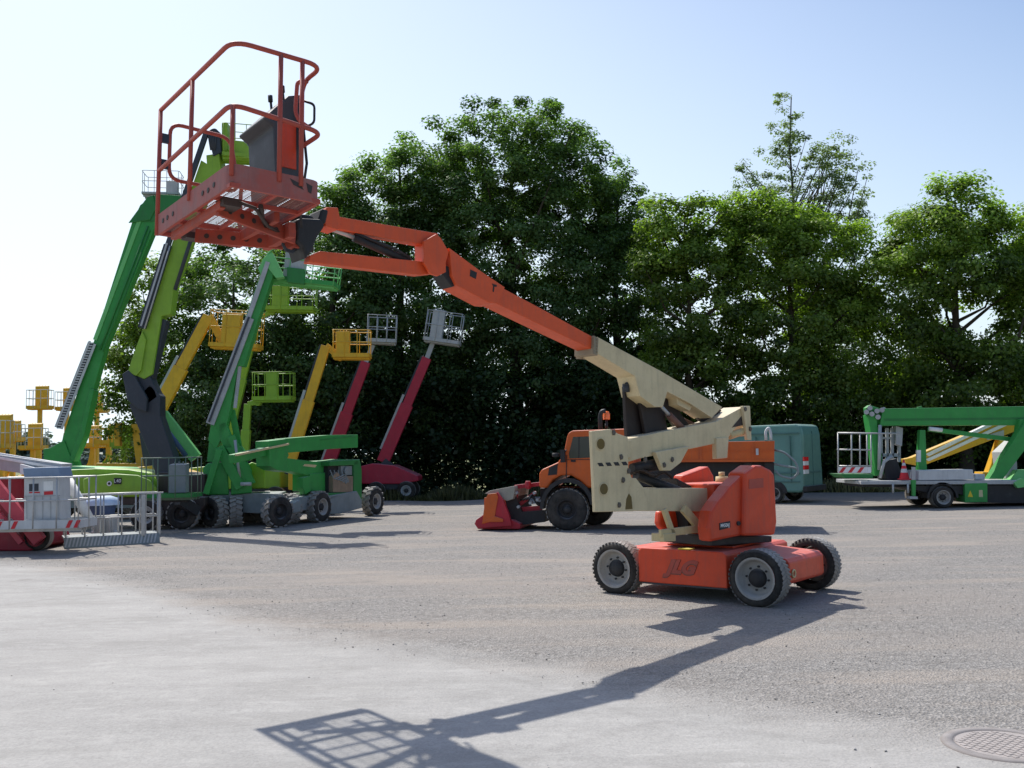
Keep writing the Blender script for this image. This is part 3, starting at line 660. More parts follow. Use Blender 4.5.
mb.prism(pb, [(297, 219), (303, 218), (322, 219), (325, 226), (317, 238), (313, 250), (306, 259), (303, 247), (297, 241)], .16, -.16)
mb.prism(pb, [(322, 208), (329, 210), (326, 224), (318, 222)], .13, -.13)
a = pb.pt(302, 233, 0); mb.cyl(a - V((0, 0, .18)), a + V((0, 0, .16)), .11, seg=20)
rotz = obj('platform_rotator', mb, M['black'], lift, bev=.02)
mb = MB()
for dr in (0, .03): mb.tube([pb.pt(284 - dr * 30, 236, .05), pb.pt(282.5, 243 + dr * 60, .05), pb.pt(286, 249 + dr * 60, .05), pb.pt(292, 251 + dr * 60, .05), pb.pt(297, 247 + dr * 50, .05), pb.pt(299, 240, .05)], .012, 6)
obj('hose_loop', mb, M['dark'], lift)
# platform
yaw = BYAW; tp, tr_ = -.036, -.04
wv = V((math.cos(yaw) * math.cos(tp), math.sin(yaw) * math.cos(tp), math.sin(tp))); lv = V((-math.sin(yaw) * math.cos(tr_), math.cos(yaw) * math.cos(tr_), math.sin(tr_))); uv = wv.cross(lv)
NB = V((-2.272, 7.792, 4.105)); L, W, H = 1.793, .827, 1.25
Q = lambda a, b_, h: NB + lv * a + wv * b_ + uv * h
RB = Matrix((wv, lv, uv)).transposed()
mb = MB(); r = .021
mb.tube([Q(L, 0, 0), Q(L, 0, H)], r, 10); mb.tube(fillet([Q(L, 0, H), Q(0, 0, H), Q(0, W, H), Q(.42, W, H), Q(.42, W, .66)], .17, 6), r, 10)
mb.tube(fillet([Q(L, 0, .64), Q(0, 0, .70), Q(0, W, .64), Q(.42, W, .64)], .13, 6), r, 10)
for a, b_, h in ((.93, 0, H), (0, .43, H), (0, .63, H)): mb.tube([Q(a, b_, .12), Q(a, b_, h)], r, 8)
mb.tube(fillet([Q(.02, .02, .1), Q(.02, .02, .7)], .1), r * .9, 8)
mb.tube(fillet([Q(L, W, .1), Q(L, W, .66), Q(1.3, W, .66), Q(1.3, W, .1)], .12), r, 8)
mb.tube(fillet([Q(1.25, W, .15), Q(1.22, W, 1.0), Q(.95, W, 1.05), Q(.85, W, .6)], .12), r * .9, 8)
mb.tube(fillet([Q(.30, W, 1.22), Q(.30, W - .1, 1.2), Q(.3, W - .12, .85), Q(.18, W, .72)], .1), r * .9, 8)
pf = obj('platform_rails', mb, M['rail'], lift)
mb = MB(); mb.tube(fillet([Q(L + .01, .10, .58), Q(L + .01, .10, 1.15), Q(L, W - .12, 1.13), Q(L, W - .02, .58)], .12, 5, True), r * .92, 8, True)
gate = obj('entry_gate', mb, M['rail'], pf)
mb = MB()
for h in (.72, .98): mb = MB(); mb.box(Q(L + .012, .055, h), (.12, .03, .09), RB); obj('gate_hinge', mb, M['dark'], gate)
toe = .20; cr_ = .12
def toeloop(z, ins=0.0):
    c_ = [Q(L - ins, ins, z), Q(ins, ins, z), Q(ins, W - ins, z), Q(L - ins, W - ins, z)]
    out = [c_[0]] + fillet([c_[0], c_[1], c_[2], c_[3]], cr_, 6)[1:-1] + [c_[3]]
    return out
mb = MB(); A0, A1, B0_, B1 = toeloop(0), toeloop(toe), toeloop(0, .008), toeloop(toe, .008); n = len(A0)
mb.add(A0 + A1 + B0_ + B1, [(i, (i + 1) % n, n + (i + 1) % n, n + i) for i in range(n)] + [(2*n + i, 3*n + i, 3*n + (i + 1) % n, 2*n + (i + 1) % n) for i in range(n)] + [(n + i, n + (i + 1) % n, 3*n + (i + 1) % n, 3*n + i) for i in range(n)] + [(i, 2*n + i, 2*n + (i + 1) % n, (i + 1) % n) for i in range(n)])
tb = obj('toe_board', mb, paint('scuffed_red_toe_board', (.37, .085, .065), .55, .6, dcol=(.27, .20, .19)), lift)
for a in (.34, .47, .60, 1.35, 1.5, 1.62):
    h = .10 + random.uniform(-.015, .015)
    mb = MB(); mb.cyl(Q(a, -.001, h), Q(a, -.006, h), .024, seg=10); obj('scuff_mark', mb, M['brownblack'], tb)
mb = MB()
mb.add([Q(-.003, W - .30, .17), Q(-.003, W - .20, .14), Q(-.003, W - .17, .09), Q(-.003, W - .27, .12)], [(0, 1, 2, 3)]); mb.add([Q(-.003, W - .15, .16), Q(-.003, W - .09, .14), Q(-.003, W - .10, .07), Q(-.003, W - .13, .08)], [(0, 1, 2, 3)])
obj('scuff_mark', mb, M['brownblack'], tb)
mb = MB()      # steel mesh floor
k = .03
while k < L - .02: mb.beam(Q(k, .01, .05), Q(k, W - .01, .05), .004, .005); k += .034
k = .03
while k < W - .02: mb.beam(Q(.01, k, .05), Q(L - .01, k, .05), .005, .005); k += .09
obj('mesh_floor', mb, paint('worn_mesh_steel', (.38, .2, .15), .5, .4), lift)
mb = MB()
for a in (.02, .42, .85, 1.3, L - .02): mb.beam(Q(a, .01, .02), Q(a, W - .01, .02), .035, .035)
for b_ in (.02, .42, W - .02): mb.beam(Q(.01, b_, .018), Q(L - .01, b_, .018), .03, .032)
obj('floor_frame', mb, M['rail'], lift)
mb = MB()
RP = pb.pt(299, 238, 0)
foot = Q(.9, W + .12, -.10)
for a, b_ in ((.50, .10), (1.45, .25)):
    p0, p1 = foot + (lv * (-.12 if a < .9 else .12)), Q(a, b_, -.04); mb.beam(p0, p1, .035, .13)
mb.beam(Q(.40, .10, -.035), Q(1.62, .10, -.035), .05, .07); mb.beam(Q(.45, W * .75, -.04), Q(1.5, W * .75, -.04), .05, .09)
mb.beam(Q(.62, W + .02, -.08), Q(1.2, W + .02, -.08), .07, .14); mb.beam(foot, foot + wv * .14, .18, .16)
us = obj('support_frame', mb, M['sup'], lift, bev=.004)
for a, b_ in ((.50, .10), (1.45, .25)):
    s0 = foot + lv * (-.12 if a < .9 else .12); e0 = Q(a, b_, -.04); d_ = (e0 - s0); sd = d_.cross(uv).normalized()
    for k in range(6):
        mb = MB(); c_ = s0.lerp(e0, .12 + .15 * k)
        for s_ in (-1, 1): mb.cyl(c_ + sd * (.018 * s_), c_ + sd * (.0205 * s_), .024, seg=12)
        obj('lightening_hole', mb, M['brownblack'], us)
mb = MB(); mb.tube([Q(.30, .4, -.02), Q(.5, .5, -.05), Q(.8, .7, -.08), foot - wv * .02, foot + wv * .1], .022, 8); obj('cable_harness', mb, M['brownblack'], lift); mb = MB(); mb.tube([Q(.35, .2, -.0), Q(.3, .35, -.05), Q(.6, .6, -.09), foot + wv * .06], .016, 8); obj('cable_harness', mb, M['brownblack'], lift); mb = MB(); mb.box(Q(.42, .16, -.02), (.16, .18, .07), RB); obj('junction_box', mb, M['brownblack'], lift); mb = MB(); mb.box(Q(1.62, .3, -.01), (.2, .14, .06), RB)
obj('junction_box', mb, M['brownblack'], lift)
# operator console
mb = MB(); a0, a1 = .48, 1.06
pr = [(W + .02, .22), (W - .20, .22), (W - .24, .80), (W - .34, .86), (W - .10, 1.13), (W + .05, 1.18), (W + .06, .95)]
A = [Q(a0, b_, h) for b_, h in pr]; Bv = [Q(a1, b_, h) for b_, h in pr]; mb.loop(A, Bv)
con = obj('control_console', mb, paint('console_grey_plastic', (.055, .06, .068), .45, .25), lift, bev=.02)
mb = MB(); pr = [(W - .02, .44), (W - .16, .44), (W - .17, .84), (W - .03, .88)]; mb.loop([Q(a0 - .014, b_, h) for b_, h in pr], [Q(a0 + .01, b_, h) for b_, h in pr])

obj('console_cover', mb, M['orange'], con)
mb = MB()
for a in (.50, .76): mb = MB(); mb.cyl(Q(a, W - .13, 1.0), Q(a, W - .15, 1.17), .012, seg=8); mb.cyl(Q(a, W - .15, 1.15), Q(a, W - .155, 1.21), .022, seg=10); obj('joystick', mb, M['black'], con)
mb = MB(); mb.tube(fillet([Q(.45, W + .04, 1.1), Q(.38, W + .11, 1.06), Q(.38, W + .11, .88), Q(.45, W + .03, .84)], .04), .012, 6); mb.tube([Q(.46, W + .04, .86), Q(.42, W + .06, .5), Q(.5, W + .04, .1), Q(.6, W + .1, -.05)], .014, 6); obj('control_cable', mb, M['black'], con)

# ================================================================== orange truck with front mower
up_ = PL((1.31, 23.1), math.radians(-13)); o_ = up_.pt(567, 530, 0)
up_ = PL((o_.x, o_.y), math.radians(-13))
tk = thing('municipal_truck', 'orange short-nosed work truck with a red mowing attachment on its front, parked behind the lift', 'truck', up_.at(1.6, -1, 0))
mb = MB(); mb.prism(up_, [(571.5, 430.5), (567.4, 434), (563.3, 454.8), (557.7, 462.3), (541, 469.8), (539, 474), (539, 488), (548, 488), (553, 480), (561, 475.5), (571, 475.5), (580, 481), (587, 488), (633, 488), (633, 431), (628, 428.5)], -.06, -2.0)
cab = obj('cab', mb, M['uniorange'], tk, bev=.05)
mb = MB(); mb.prism(up_, [(573, 437), (591, 436.3), (607, 436), (607, 457), (569.6, 458.5), (568.8, 454)], -.05, -.075); obj('window', mb, M['glass'], cab); mb = MB()
mb.prism(up_, [(573, 437), (591, 436.3), (607, 436), (607, 457), (569.6, 458.5), (568.8, 454)], -1.985, -2.008)
obj('window', mb, M['glass'], cab)
mb = MB()
ws = [up_.pt(567.6, 436, -.25), up_.pt(564.0, 453.5, -.25)]; ws2 = [q - up_.n * 1.55 for q in ws]; ff = -up_.u * .012
mb.loop([ws[0] + ff, ws[1] + ff, ws2[1] + ff, ws2[0] + ff], [ws[0] - ff, ws[1] - ff, ws2[1] - ff, ws2[0] - ff]); obj('windscreen', mb, M['glass'], cab)
mb = MB()
mb.prism(up_, [(566.3, 455), (567.1, 455), (566.6, 478), (565.8, 478)], -.048, -.07); mb.prism(up_, [(578.5, 437), (579.5, 437), (579.3, 458), (578.3, 458)], -.044, -.06)
mb.prism(up_, [(566, 459.5), (633, 458.6), (633, 459.2), (566, 460.1)], -.052, -.07); mb.prism(up_, [(571, 460), (575.5, 460), (575.5, 462), (571, 462)], -.04, -.07)
mb.prism(up_, [(549, 467.8), (557.8, 463.8), (556.8, 474.5), (548, 475.5)], -.05, -.08)
obj('door_trim', mb, M['black'], cab)
mb = MB(); a = up_.pt(563, 456, .12); mb.box(a, (.1, .16, .3), up_.rot); mb.tube([a, up_.pt(566, 450, -.06)], .015, 6); mb.cyl(up_.pt(556, 457, .1), up_.pt(556, 453, .1), .09); obj('mirror', mb, M['black'], cab)
# fender and underbody
mb = MB(); ax, ay = 567, 509
for k in range(10):
    t0, t1 = math.pi * (1.0 - k / 10 * .95), math.pi * (1.0 - (k + 1) / 10 * .95); R0, R1 = 27.5, 23.8
    mb.prism(up_, [(ax + R0 * math.cos(t0), ay - R0 * math.sin(t0) * 1.12), (ax + R0 * math.cos(t1), ay - R0 * math.sin(t1) * 1.12), (ax + R1 * math.cos(t1), ay - R1 * math.sin(t1) * 1.12), (ax + R1 * math.cos(t0), ay - R1 * math.sin(t0) * 1.12)], .03, -.36)
obj('mudguard', mb, M['black'], tk)
mb = MB(); mb.prism(up_, [(589, 488), (690, 486), (770, 474), (772, 462), (640, 462), (590, 470)], -.25, -1.85); mb.prism(up_, [(594, 488), (640, 488), (640, 510), (598, 508)], -.1, -.5); mb.prism(up_, [(540, 488), (590, 488), (590, 500), (540, 500)], -.55, -1.6)
mb.prism(up_, [(744, 462), (752, 462), (752, 486), (744, 486)], -.1, -.3); mb.prism(up_, [(764, 462), (774, 462), (775, 490), (766, 492)], -.1, -1.9)
obj('chassis', mb, M['black'], tk, bev=.02)
for u in (0, 3.25):
    for off, sg in ((0, 1), (-2.05, -1)):
        wheel(tk, up_.at(u + (.38 if sg < 0 and u == 0 else 0), off, .505), up_.n * sg, .505, .36, M['rubber'], M['black'], 26, .48, lug=.014)
mb = MB(); mb.prism(up_, [(668, 462), (690, 443.0), (720, 441.8), (774.6, 440.8), (774.2, 461.5)], .02, -2.05); bed = obj('load_bed', mb, M['uniorange'], tk, bev=.012)
mb = MB()
for x in (700, 727, 752): mb.prism(up_, [(x, 442), (x + 1.6, 442), (x + 1.6, 461), (x, 461)], .045, .018)
mb.prism(up_, [(686, 450.5), (774.5, 450), (774.5, 450.9), (686, 451.4)], .035, .018); mb.prism(up_, [(670, 460.0), (774.5, 459.6), (774.5, 461.8), (668, 462.2)], .05, .018)
obj('side_rib', mb, M['uniorange'], bed)
mb = MB(); mb.prism(up_, [(755.8, 448.5), (758.4, 448.5), (758.6, 455), (756, 455)], .06, .03); mb.tube(fillet([up_.pt(766, 440, 0), up_.pt(765.5, 431, 0), up_.pt(769, 427, 0), up_.pt(771, 434, 0), up_.pt(771, 440, 0)], .1), .03, 6); obj('bed_catch', mb, M['lgrey'], bed)
mb = MB(); mb.tube(fillet([up_.pt(600.5, 431, -.3), up_.pt(600, 417, -.3), up_.pt(601.5, 411.5, -.3), up_.pt(605.5, 411, -.3)], .15), .055, 10); obj('exhaust_stack', mb, M['black'], tk)
mb = MB(); a = up_.pt(606.5, 428, -.5); mb.cyl(a, a + V((0, 0, .1)), .035, m=1); a = up_.pt(606.5, 419.5, -.5); mb.lathe(a, (0, 0, 1), [(.085, 0), (.085, .13), (.06, .19), (.001, .2)], 16); mb.cyl(a - V((0, 0, .22)), a, .03, m=1); obj('beacon', mb, [M['amber'], M['black']], tk)
mb = MB(); mb.prism(up_, [(700, 428), (705, 428), (705, 442), (700, 442)], -.4, -.5); obj('bed_post', mb, M['black'], tk)
mb = MB()
for k in range(2): mb.tube(fillet([up_.pt(774, 450 + 14 * k, -.1), up_.pt(784, 452 + 14 * k, -.1), up_.pt(796, 462 + 6 * k, -.1), up_.pt(799, 472, -.1), up_.pt(793, 479, -.1), up_.pt(780, 476, -.1), up_.pt(775, 470, -.1)], .25), .024, 8)
hs = obj('suction_hose', mb, M['chgrey'], tk)
# mower attachment
mb = MB()
mb.prism(up_, [(474.5, 524), (476, 520), (483, 515), (486, 505), (497, 492), (503, 500), (509, 515), (511.5, 526), (478, 528.5)], .05, -.08)
mb.prism(up_, [(474.5, 524), (480, 520), (512, 520), (520, 524), (520, 529), (478, 529)], -.05, -1.9)
for off in (-.5, -1.5):
    mb.beam(up_.pt(515, 487, off), up_.pt(516, 511, off), .12, .12); mb.beam(up_.pt(515, 487, off), up_.pt(541, 484, off), .10, .10); mb.beam(up_.pt(515, 510, off), up_.pt(542, 508, off), .12, .12)
    mb.beam(up_.pt(519, 505, off), up_.pt(536, 492, off), .09, .09)
mb.beam(up_.pt(528, 485, -.3), up_.pt(528, 485, -1.7), .14, .14); mb.cyl(up_.pt(528, 489, -.3), up_.pt(528, 481, -.3), .06)
fr = obj('mower_attachment', mb, M['crimson'], tk, bev=.012)
mb = MB(); mb.prism(up_, [(485, 500), (488, 494), (496.5, 493), (498, 497), (494, 521), (482, 524)], .075, .052); mb.prism(up_, [(482, 522), (494, 516), (503, 519), (503, 522)], .09, .052); obj('end_panel', mb, M['uniorange'], fr, bev=.01); mb = MB(); mb.prism(up_, [(484, 498), (515, 492), (515, 515), (484, 521)], -1.7, -1.9); obj('end_panel', mb, M['uniorange'], fr, bev=.01)
mb = MB(); mb.prism(up_, [(485, 493.5), (490, 490.5), (514, 486), (515, 489), (513, 499), (507, 501), (497, 497)], -.1, -1.8); obj('mower_hood', mb, paint('weathered_grey_plate', (.36, .34, .27), .6, .4), fr, bev=.01)
mb = MB(); mb.prism(up_, [(505, 500), (515, 496), (522, 512), (545, 510), (545, 522), (512, 526)], -.3, -1.6)
for k in range(4): mb.tube(fillet([up_.pt(520 + 3 * k, 500, -.4 + .1 * k), up_.pt(532, 496 - k, -.3), up_.pt(538, 504 + k, -.3), up_.pt(546, 500, -.4)], .2), .025, 6)
obj('mower_rotor', mb, M['black'], fr)
mb = MB()
for x, y in ((516, 493), (518, 507), (534, 493), (537, 500), (530, 503)): a = up_.pt(x, y, -.2); mb.cyl(a, a - up_.n * .2, .035)
obj('coupling', mb, M['silver'], fr)

# ================================================================== teal van
ve = PL((0, 0), math.radians(-36)); a_ = P(803, 470, 32.0); ve = PL((a_.x, a_.y), math.radians(-36))
van = thing('panel_van', 'teal high-roof panel van parked by the trees with its rear corner showing', 'van', ve.at(-2.6, -.95, 0))
prof = [(-5.3, .45), (-5.25, .95), (-5.0, 1.15), (-4.25, 1.35), (-3.55, 2.2), (-3.2, 2.52), (-2.9, 2.62), (-.25, 2.64), (-.06, 2.58), (0, 2.3), (.0, .5), (-.1, .38), (-5.2, .38)]
mb = MB()
ins = lambda z: .0 if z < 1.5 else (.05 if z < 2.25 else .12)
A = [ve.at(u, -ins(z), z) for u, z in prof]; Bv = [ve.at(u, -1.95 + ins(z), z) for u, z in prof]; mb.loop(A, Bv)
vb = obj('body', mb, M['teal'], van, bev=.07)
mb = MB(); mb.uprism(ve, [(-3.1, 1.35), (-4.05, 1.35), (-3.5, 2.0), (-3.1, 2.05)], -.015, -.05); obj('window', mb, M['glass'], vb)
mb = MB()
for z in (2.32, 1.0, .72): mb.uprism(ve, [(-3.0, z), (-.12, z), (-.12, z + .035), (-3.0, z + .035)], -.028 if z > 2 else .018, -.08)
for u in (-.42, -1.6, -2.85): mb.uprism(ve, [(u, .7), (u + .02, .7), (u + .02, 2.25), (u, 2.25)], .004, -.06)
mb.loop([ve.at(.012, -.96, .55), ve.at(.012, -.985, .55), ve.at(.012, -.985, 2.4), ve.at(.012, -.96, 2.4)], [ve.at(-.01, -.96, .55), ve.at(-.01, -.985, .55), ve.at(-.01, -.985, 2.4), ve.at(-.01, -.96, 2.4)])
mb.loop([ve.at(.03, -.3, 1.0), ve.at(.03, -1.65, 1.0), ve.at(.03, -1.65, 1.07), ve.at(.03, -.3, 1.07)], [ve.at(-.01, -.3, 1.0), ve.at(-.01, -1.65, 1.0), ve.at(-.01, -1.65, 1.07), ve.at(-.01, -.3, 1.07)])
obj('body_trim', mb, paint('dark_teal_trim', (.07, .17, .155), .35, .2), vb)
mb = MB(); mb.box(ve.at(.04, -.97, .5), (.16, 1.9, .18), ve.rot); obj('bumper', mb, M['black'], van, bev=.02)
for off in (-.26,):
    mb = MB()
    for k, m_ in enumerate((0, 1, 0, 1)): mb.box(ve.at(.012, off, 1.48 - k * .14), (.05, .40, .135), ve.rot, m=m_)
    obj('tail_lamp', mb, [M['tail'], M['white']], van)
for u in (-1.0, -4.4):
    for off, sg in ((.02, 1), (-1.97, -1)): wheel(van, ve.at(u, off, .34), ve.n * sg, .34, .22, M['rubber'], M['rimgrey'], 0, .6)
mb = MB()
for u in (-1.0, -4.4): mb.uprism(ve, [(u + .45 * math.cos(t), .36 + .42 * math.sin(t)) for t in [math.pi * k / 10 for k in range(11)]], .012, -.1)
obj('wheel_arch', mb, M['black'], vb)

# ================================================================== green platform truck on the right
g = PL((0, 28.6), 0)
gt = thing('platform_truck', 'green truck-mounted access platform with its long boom folded level, at the right edge', 'truck', g.at(13.5, -1, 0))
mb = MB(); mb.prism(g, [(861, 481), (1130, 480), (1130, 484), (861, 484.5)], 0, -2.2); mb.prism(g, [(925, 484), (1120, 484), (1120, 492), (930, 490)], -.15, -2.0, 1); mb.prism(g, [(863, 484.6), (925, 484.6), (925, 487), (863, 487)], -.2, -1.9, 1); obj('deck', mb, [M['silver'], M['black']], gt, bev=.01)
mb = MB(); mb.prism(g, [(900, 486), (1120, 485), (1120, 503), (985, 503), (960, 494), (925, 492)], -.1, -2.0); obj('chassis', mb, M['black'], gt)
mb = MB(); mb.prism(g, [(883, 408.6), (1130, 404.5), (1130, 424.5), (1020, 425), (880, 425.6)], -.75, -1.3); gb = obj('main_boom', mb, M['green'], gt, bev=.015)
mb = MB(); mb.prism(g, [(884, 418.5), (1120, 416.5), (1120, 418.5), (884, 421)], -.742, -.76); mb.prism(g, [(918, 407), (922, 406), (922, 409), (918, 409)], -.9, -1.0); obj('boom_trim', mb, M['dgreen'], gb)
mb = MB(); mb.prism(g, [(868, 415), (876, 414), (884.5, 474), (876, 476), (872, 440)], -.8, -1.25); mb.prism(g, [(866, 408), (870, 405), (882, 409), (882, 425), (868, 422)], -.9, -1.15); obj('knuckle_arm', mb, M['green'], gt, bev=.012)
mb = MB()
for x, y in ((870, 408), (877, 411), (872, 414), (882, 410), (878, 417), (866.5, 412)): mb.cyl(g.pt(x, y, -.7), g.pt(x, y, -1.35), .075)
mb.cyl(g.pt(884, 409, -.8), g.pt(884, 409, -1.2), .06); mb.cyl(g.pt(880, 425, -.72), g.pt(879, 470, -.72), .05)
obj('knuckle_joint', mb, M['silver'], gt)
mb = MB(); mb.prism(g, [(1028, 418), (1040, 430), (1003, 479), (989, 479)], -.5, -.8); mb.prism(g, [(1020, 419), (1030, 419), (1030, 425), (1018, 440)], -.6, -.9)
mb.beam(g.pt(928, 429, -.9), g.pt(1016, 440, -.9), .1, .13); mb.prism(g, [(920, 430), (925.5, 430), (927, 470), (918, 479), (919, 452)], -.8, -1.0)
obj('boom_support', mb, M['green'], gt, bev=.01)
mb = MB(); mb.cyl(g.pt(929, 428.6, -.8), g.pt(942, 430, -.8), .06); obj('support_pin', mb, M['white'], gt); mb = MB(); mb.prism(g, [(917, 450), (921, 450), (921, 462), (917, 462)], -.77, -.85); obj('support_pin', mb, M['white'], gt)
mb = MB(); mb.prism(g, [(919, 470.5), (973, 469.5), (974, 479.6), (918.5, 480.3)], -.05, -.9); mb.prism(g, [(975, 474), (985, 474), (985, 479.8), (975, 479.8)], -.3, -.8); obj('tool_box', mb, M['lgrey'], gt, bev=.015)
mb = MB(); mb.prism(g, [(965, 483.5), (987.5, 483), (987.5, 502), (965, 502.5)], .02, -.55); cb = obj('side_locker', mb, M['green'], gt, bev=.01)
mb = MB(); mb.prism(g, [(970.3, 490.5), (973, 497), (967.8, 497)], .026, .018); obj('sticker', mb, M['signyel'], cb)
mb = MB(); mb.prism(g, [(979, 490), (982.5, 490), (983, 497), (979, 497)], .026, .018); obj('sticker', mb, paint('pale_sticker', (.6, .55, .3), .5, .3), cb)
mb = MB(); mb.prism(g, [(912.5, 467), (915.5, 467), (915.5, 480), (912.5, 480)], .08, .0); mb.prism(g, [(912, 480), (916, 480), (915.6, 496), (912.6, 496)], .09, -.01, 1); mb.prism(g, [(910, 496.5), (917.5, 496.5), (918, 499), (910, 499)], .16, -.1)
mb.cyl(g.pt(893, 484, .03), g.pt(893, 493, .03), .03); mb.cyl(g.pt(908, 484, .03), g.pt(908, 493, .03), .03)
obj('outrigger', mb, [M['silver'], M['green']], gt)
mb = MB(); mb.prism(g, [(1014, 483), (1022, 478), (1032, 486), (1018, 488)], .05, -.1); mb.prism(g, [(1018, 470), (1060, 470), (1060, 481), (1010, 481)], -.6, -1.5); obj('outrigger', mb, M['mint'], gt)
mb = MB(); mb.prism(g, [(1003, 452), (1016, 440), (1018, 479), (1006, 479)], -.9, -1.6); obj('turret', mb, M['silver'], gt, bev=.02)
for u, off in ((943, 0),): 
    c_ = g.pt(u, 498, -.05); z = .335
    for off, sg in ((0, 1), (-2.1, -1)): wheel(gt, V((c_.x, 28.6 - off - .05 * 0, z)), g.n * sg, z, .42, M['rubber'], M['rimgrey'], 0, .62)
    for off, sg in ((0, 1), (-2.1, -1)): wheel(gt, V((c_.x + 4.2, 28.6 - off, z)), g.n * sg, z, .26, M['rubber'], M['rimgrey'], 0, .62)
mb = MB()
for t in range(9):
    t0 = math.pi * t / 9; t1 = math.pi * (t + 1) / 9; c_ = g.pt(943, 498, 0)
    mb.loop([c_ + V((math.cos(q) * rr, 0, math.sin(q) * rr)) for q, rr in ((t0, .46), (t1, .46), (t1, .40), (t0, .40))], [c_ + V((math.cos(q) * rr, .5, math.sin(q) * rr)) for q, rr in ((t0, .46), (t1, .46), (t1, .40), (t0, .40))])
obj('mudguard', mb, M['black'], gt)
q0 = g.pt(1125, 480, 0)   # cab, just beyond the right edge
mb = MB(); cc_ = [(q0.x, .5), (q0.x + 1.95, .5), (q0.x + 2.0, 1.1), (q0.x + 1.7, 1.95), (q0.x + 1.5, 2.15), (q0.x, 2.15)]
mb.loop([V((x, 28.6, z)) for x, z in cc_], [V((x, 30.7, z)) for x, z in cc_]); cb = obj('cab', mb, M['green'], gt, bev=.05)
mb = MB(); mb.loop([V((q0.x + a, 28.59, z)) for a, z in ((.3, 1.3), (1.6, 1.3), (1.4, 1.95), (.3, 1.95))], [V((q0.x + a, 28.62, z)) for a, z in ((.3, 1.3), (1.6, 1.3), (1.4, 1.95), (.3, 1.95))]); obj('window', mb, M['glass'], cb)
# cages at the truck's tail
mb = MB(); A = lambda x, y, o=0: g.pt(x, y, o)
for off in (-.5, -1.5):
    mb.tube([A(837.5, 433, off), A(900, 433.5, off)], .026, 6); mb.tube([A(837, 449.5, off), A(872, 450, off)], .022, 6); mb.tube([A(837.5, 466, off), A(872, 466, off)], .022, 6)
    for x in (838, 851.5, 860, 867, 871): mb.tube([A(x, 433, off), A(x, 472, off)], .022, 6)
for x, y in ((838, 433), (838, 450), (838, 466), (871, 433)): mb.tube([A(x, y, -.5), A(x, y, -1.5)], .022, 6)
cg = obj('basket', mb, M['steel'], gt)
mb = MB(); mb.prism(g, [(838, 467), (871, 467), (871, 473), (838, 473)], -.48, -.5); obj('toe_board', mb, M['white'], cg)
mb = MB()
for x in (839, 848, 857): mb.prism(g, [(x, 472.6), (x + 4, 467.3), (x + 7.5, 467.3), (x + 3.5, 472.6)], -.47, -.478)
obj('warning_stripe', mb, M['signred'], cg)
mb = MB(); mb.prism(g, [(840, 474), (873, 474), (873, 478), (845, 478)], -.5, -1.5); obj('platform_floor', mb, M['dgreen'], cg)
mb = MB()
for x in (881, 887, 892, 899): mb.beam(A(x, 428 if x > 885 else 433, -1.2), A(x, 462, -1.2), .08, .08)
mb.beam(A(880, 455, -1.2), A(900, 455, -1.2), .08, .1); mb.beam(A(882, 438, -1.2), A(900, 438, -1.2), .05, .06); mb.prism(g, [(896, 426), (903, 428), (902, 446), (896, 444)], -1.0, -1.3)
mb.tube([A(880, 478, -.6), A(884, 462, -.6), A(892, 456, -.7)], .05, 8)
obj('equipment_rack', mb, M['silver'], gt)
mb = MB(); mb.prism(g, [(884, 462), (897, 458), (902, 474), (898, 480), (886, 480)], -.7, -1.4); obj('winch_housing', mb, M['black'], gt, bev=.03)
# yellow boom folded beside it
yt = PL((0, 31.2), 0)
yl = thing('folded_boom_lift', 'yellow lift with pale striped sloping boom standing behind the green platform truck', 'boom lift', yt.at(13.2, -.5, 0))
mb = MB(); mb.prism(yt, [(905, 459), (912, 457.5), (1008, 417), (1018, 421), (1016, 431), (922, 466), (906, 463)], 0, -.35); mb.prism(yt, [(1001, 436), (1008, 436), (994, 479), (986, 479)], .02, -.3); obj('boom', mb, M['yellow'], yl, bev=.01)
mb = MB(); mb.prism(yt, [(926, 454), (998, 419.5), (1003, 420.5), (929, 456.2)], .03, -.2); mb.prism(yt, [(926, 459.3), (1003, 423.7), (1009, 424.5), (929, 461.2)], .05, 0); obj('cable_track', mb, M['white'], yl)
mb = MB(); mb.prism(yt, [(985, 436), (1004, 430), (1004, 436), (988, 440)], .06, -.3); obj('boom_bracket', mb, M['silver'], yl)
mb = MB(); mb.prism(yt, [(965, 480), (1020, 478), (1020, 498), (965, 498)], .1, -1.2); mb.prism(yt, [(983, 472), (1004, 472), (1004, 481), (983, 481)], 0, -.6); obj('chassis', mb, M['ochre'], yl, bev=.02)
for x in (970, 1015):
    for off, sg in ((.14, 1), (-1.25, -1)): c_ = yt.pt(x, 497, 0); wheel(yl, V((c_.x, 31.2 - off, .36)), yt.n * sg, .36, .25, M['rubber'], M['ochre'], 0)
# red-white cone standing on the deck
def cone(base, label, r=.17, h=.62):
    t = thing('traffic_cone', label, 'traffic cone', base)
    b_ = V(base); mb = MB()
    mb.box(b_ + V((0, 0, .02)), (r * 2.1, r * 2.1, .04)); mb.lathe(b_, (0, 0, 1), [(r, .04), (r * .72, h * .36)], 20)
    mb.lathe(b_, (0, 0, 1), [(r * .72, h * .36), (r * .55, h * .55)], 20, m=1); mb.lathe(b_, (0, 0, 1), [(r * .55, h * .55), (r * .4, h * .7)], 20); mb.lathe(b_, (0, 0, 1), [(r * .4, h * .7), (r * .28, h * .84)], 20, m=1); mb.lathe(b_, (0, 0, 1), [(r * .28, h * .84), (r * .15, h), (.001, h)], 20)
    obj('cone_body', mb, [M['signred'], M['lgrey']], t); return t
c_ = g.pt(904.5, 480, -.25); cone((c_.x, c_.y, c_.z + .004), 'red and white striped traffic cone standing on the green truck\'s deck', .14, .60)

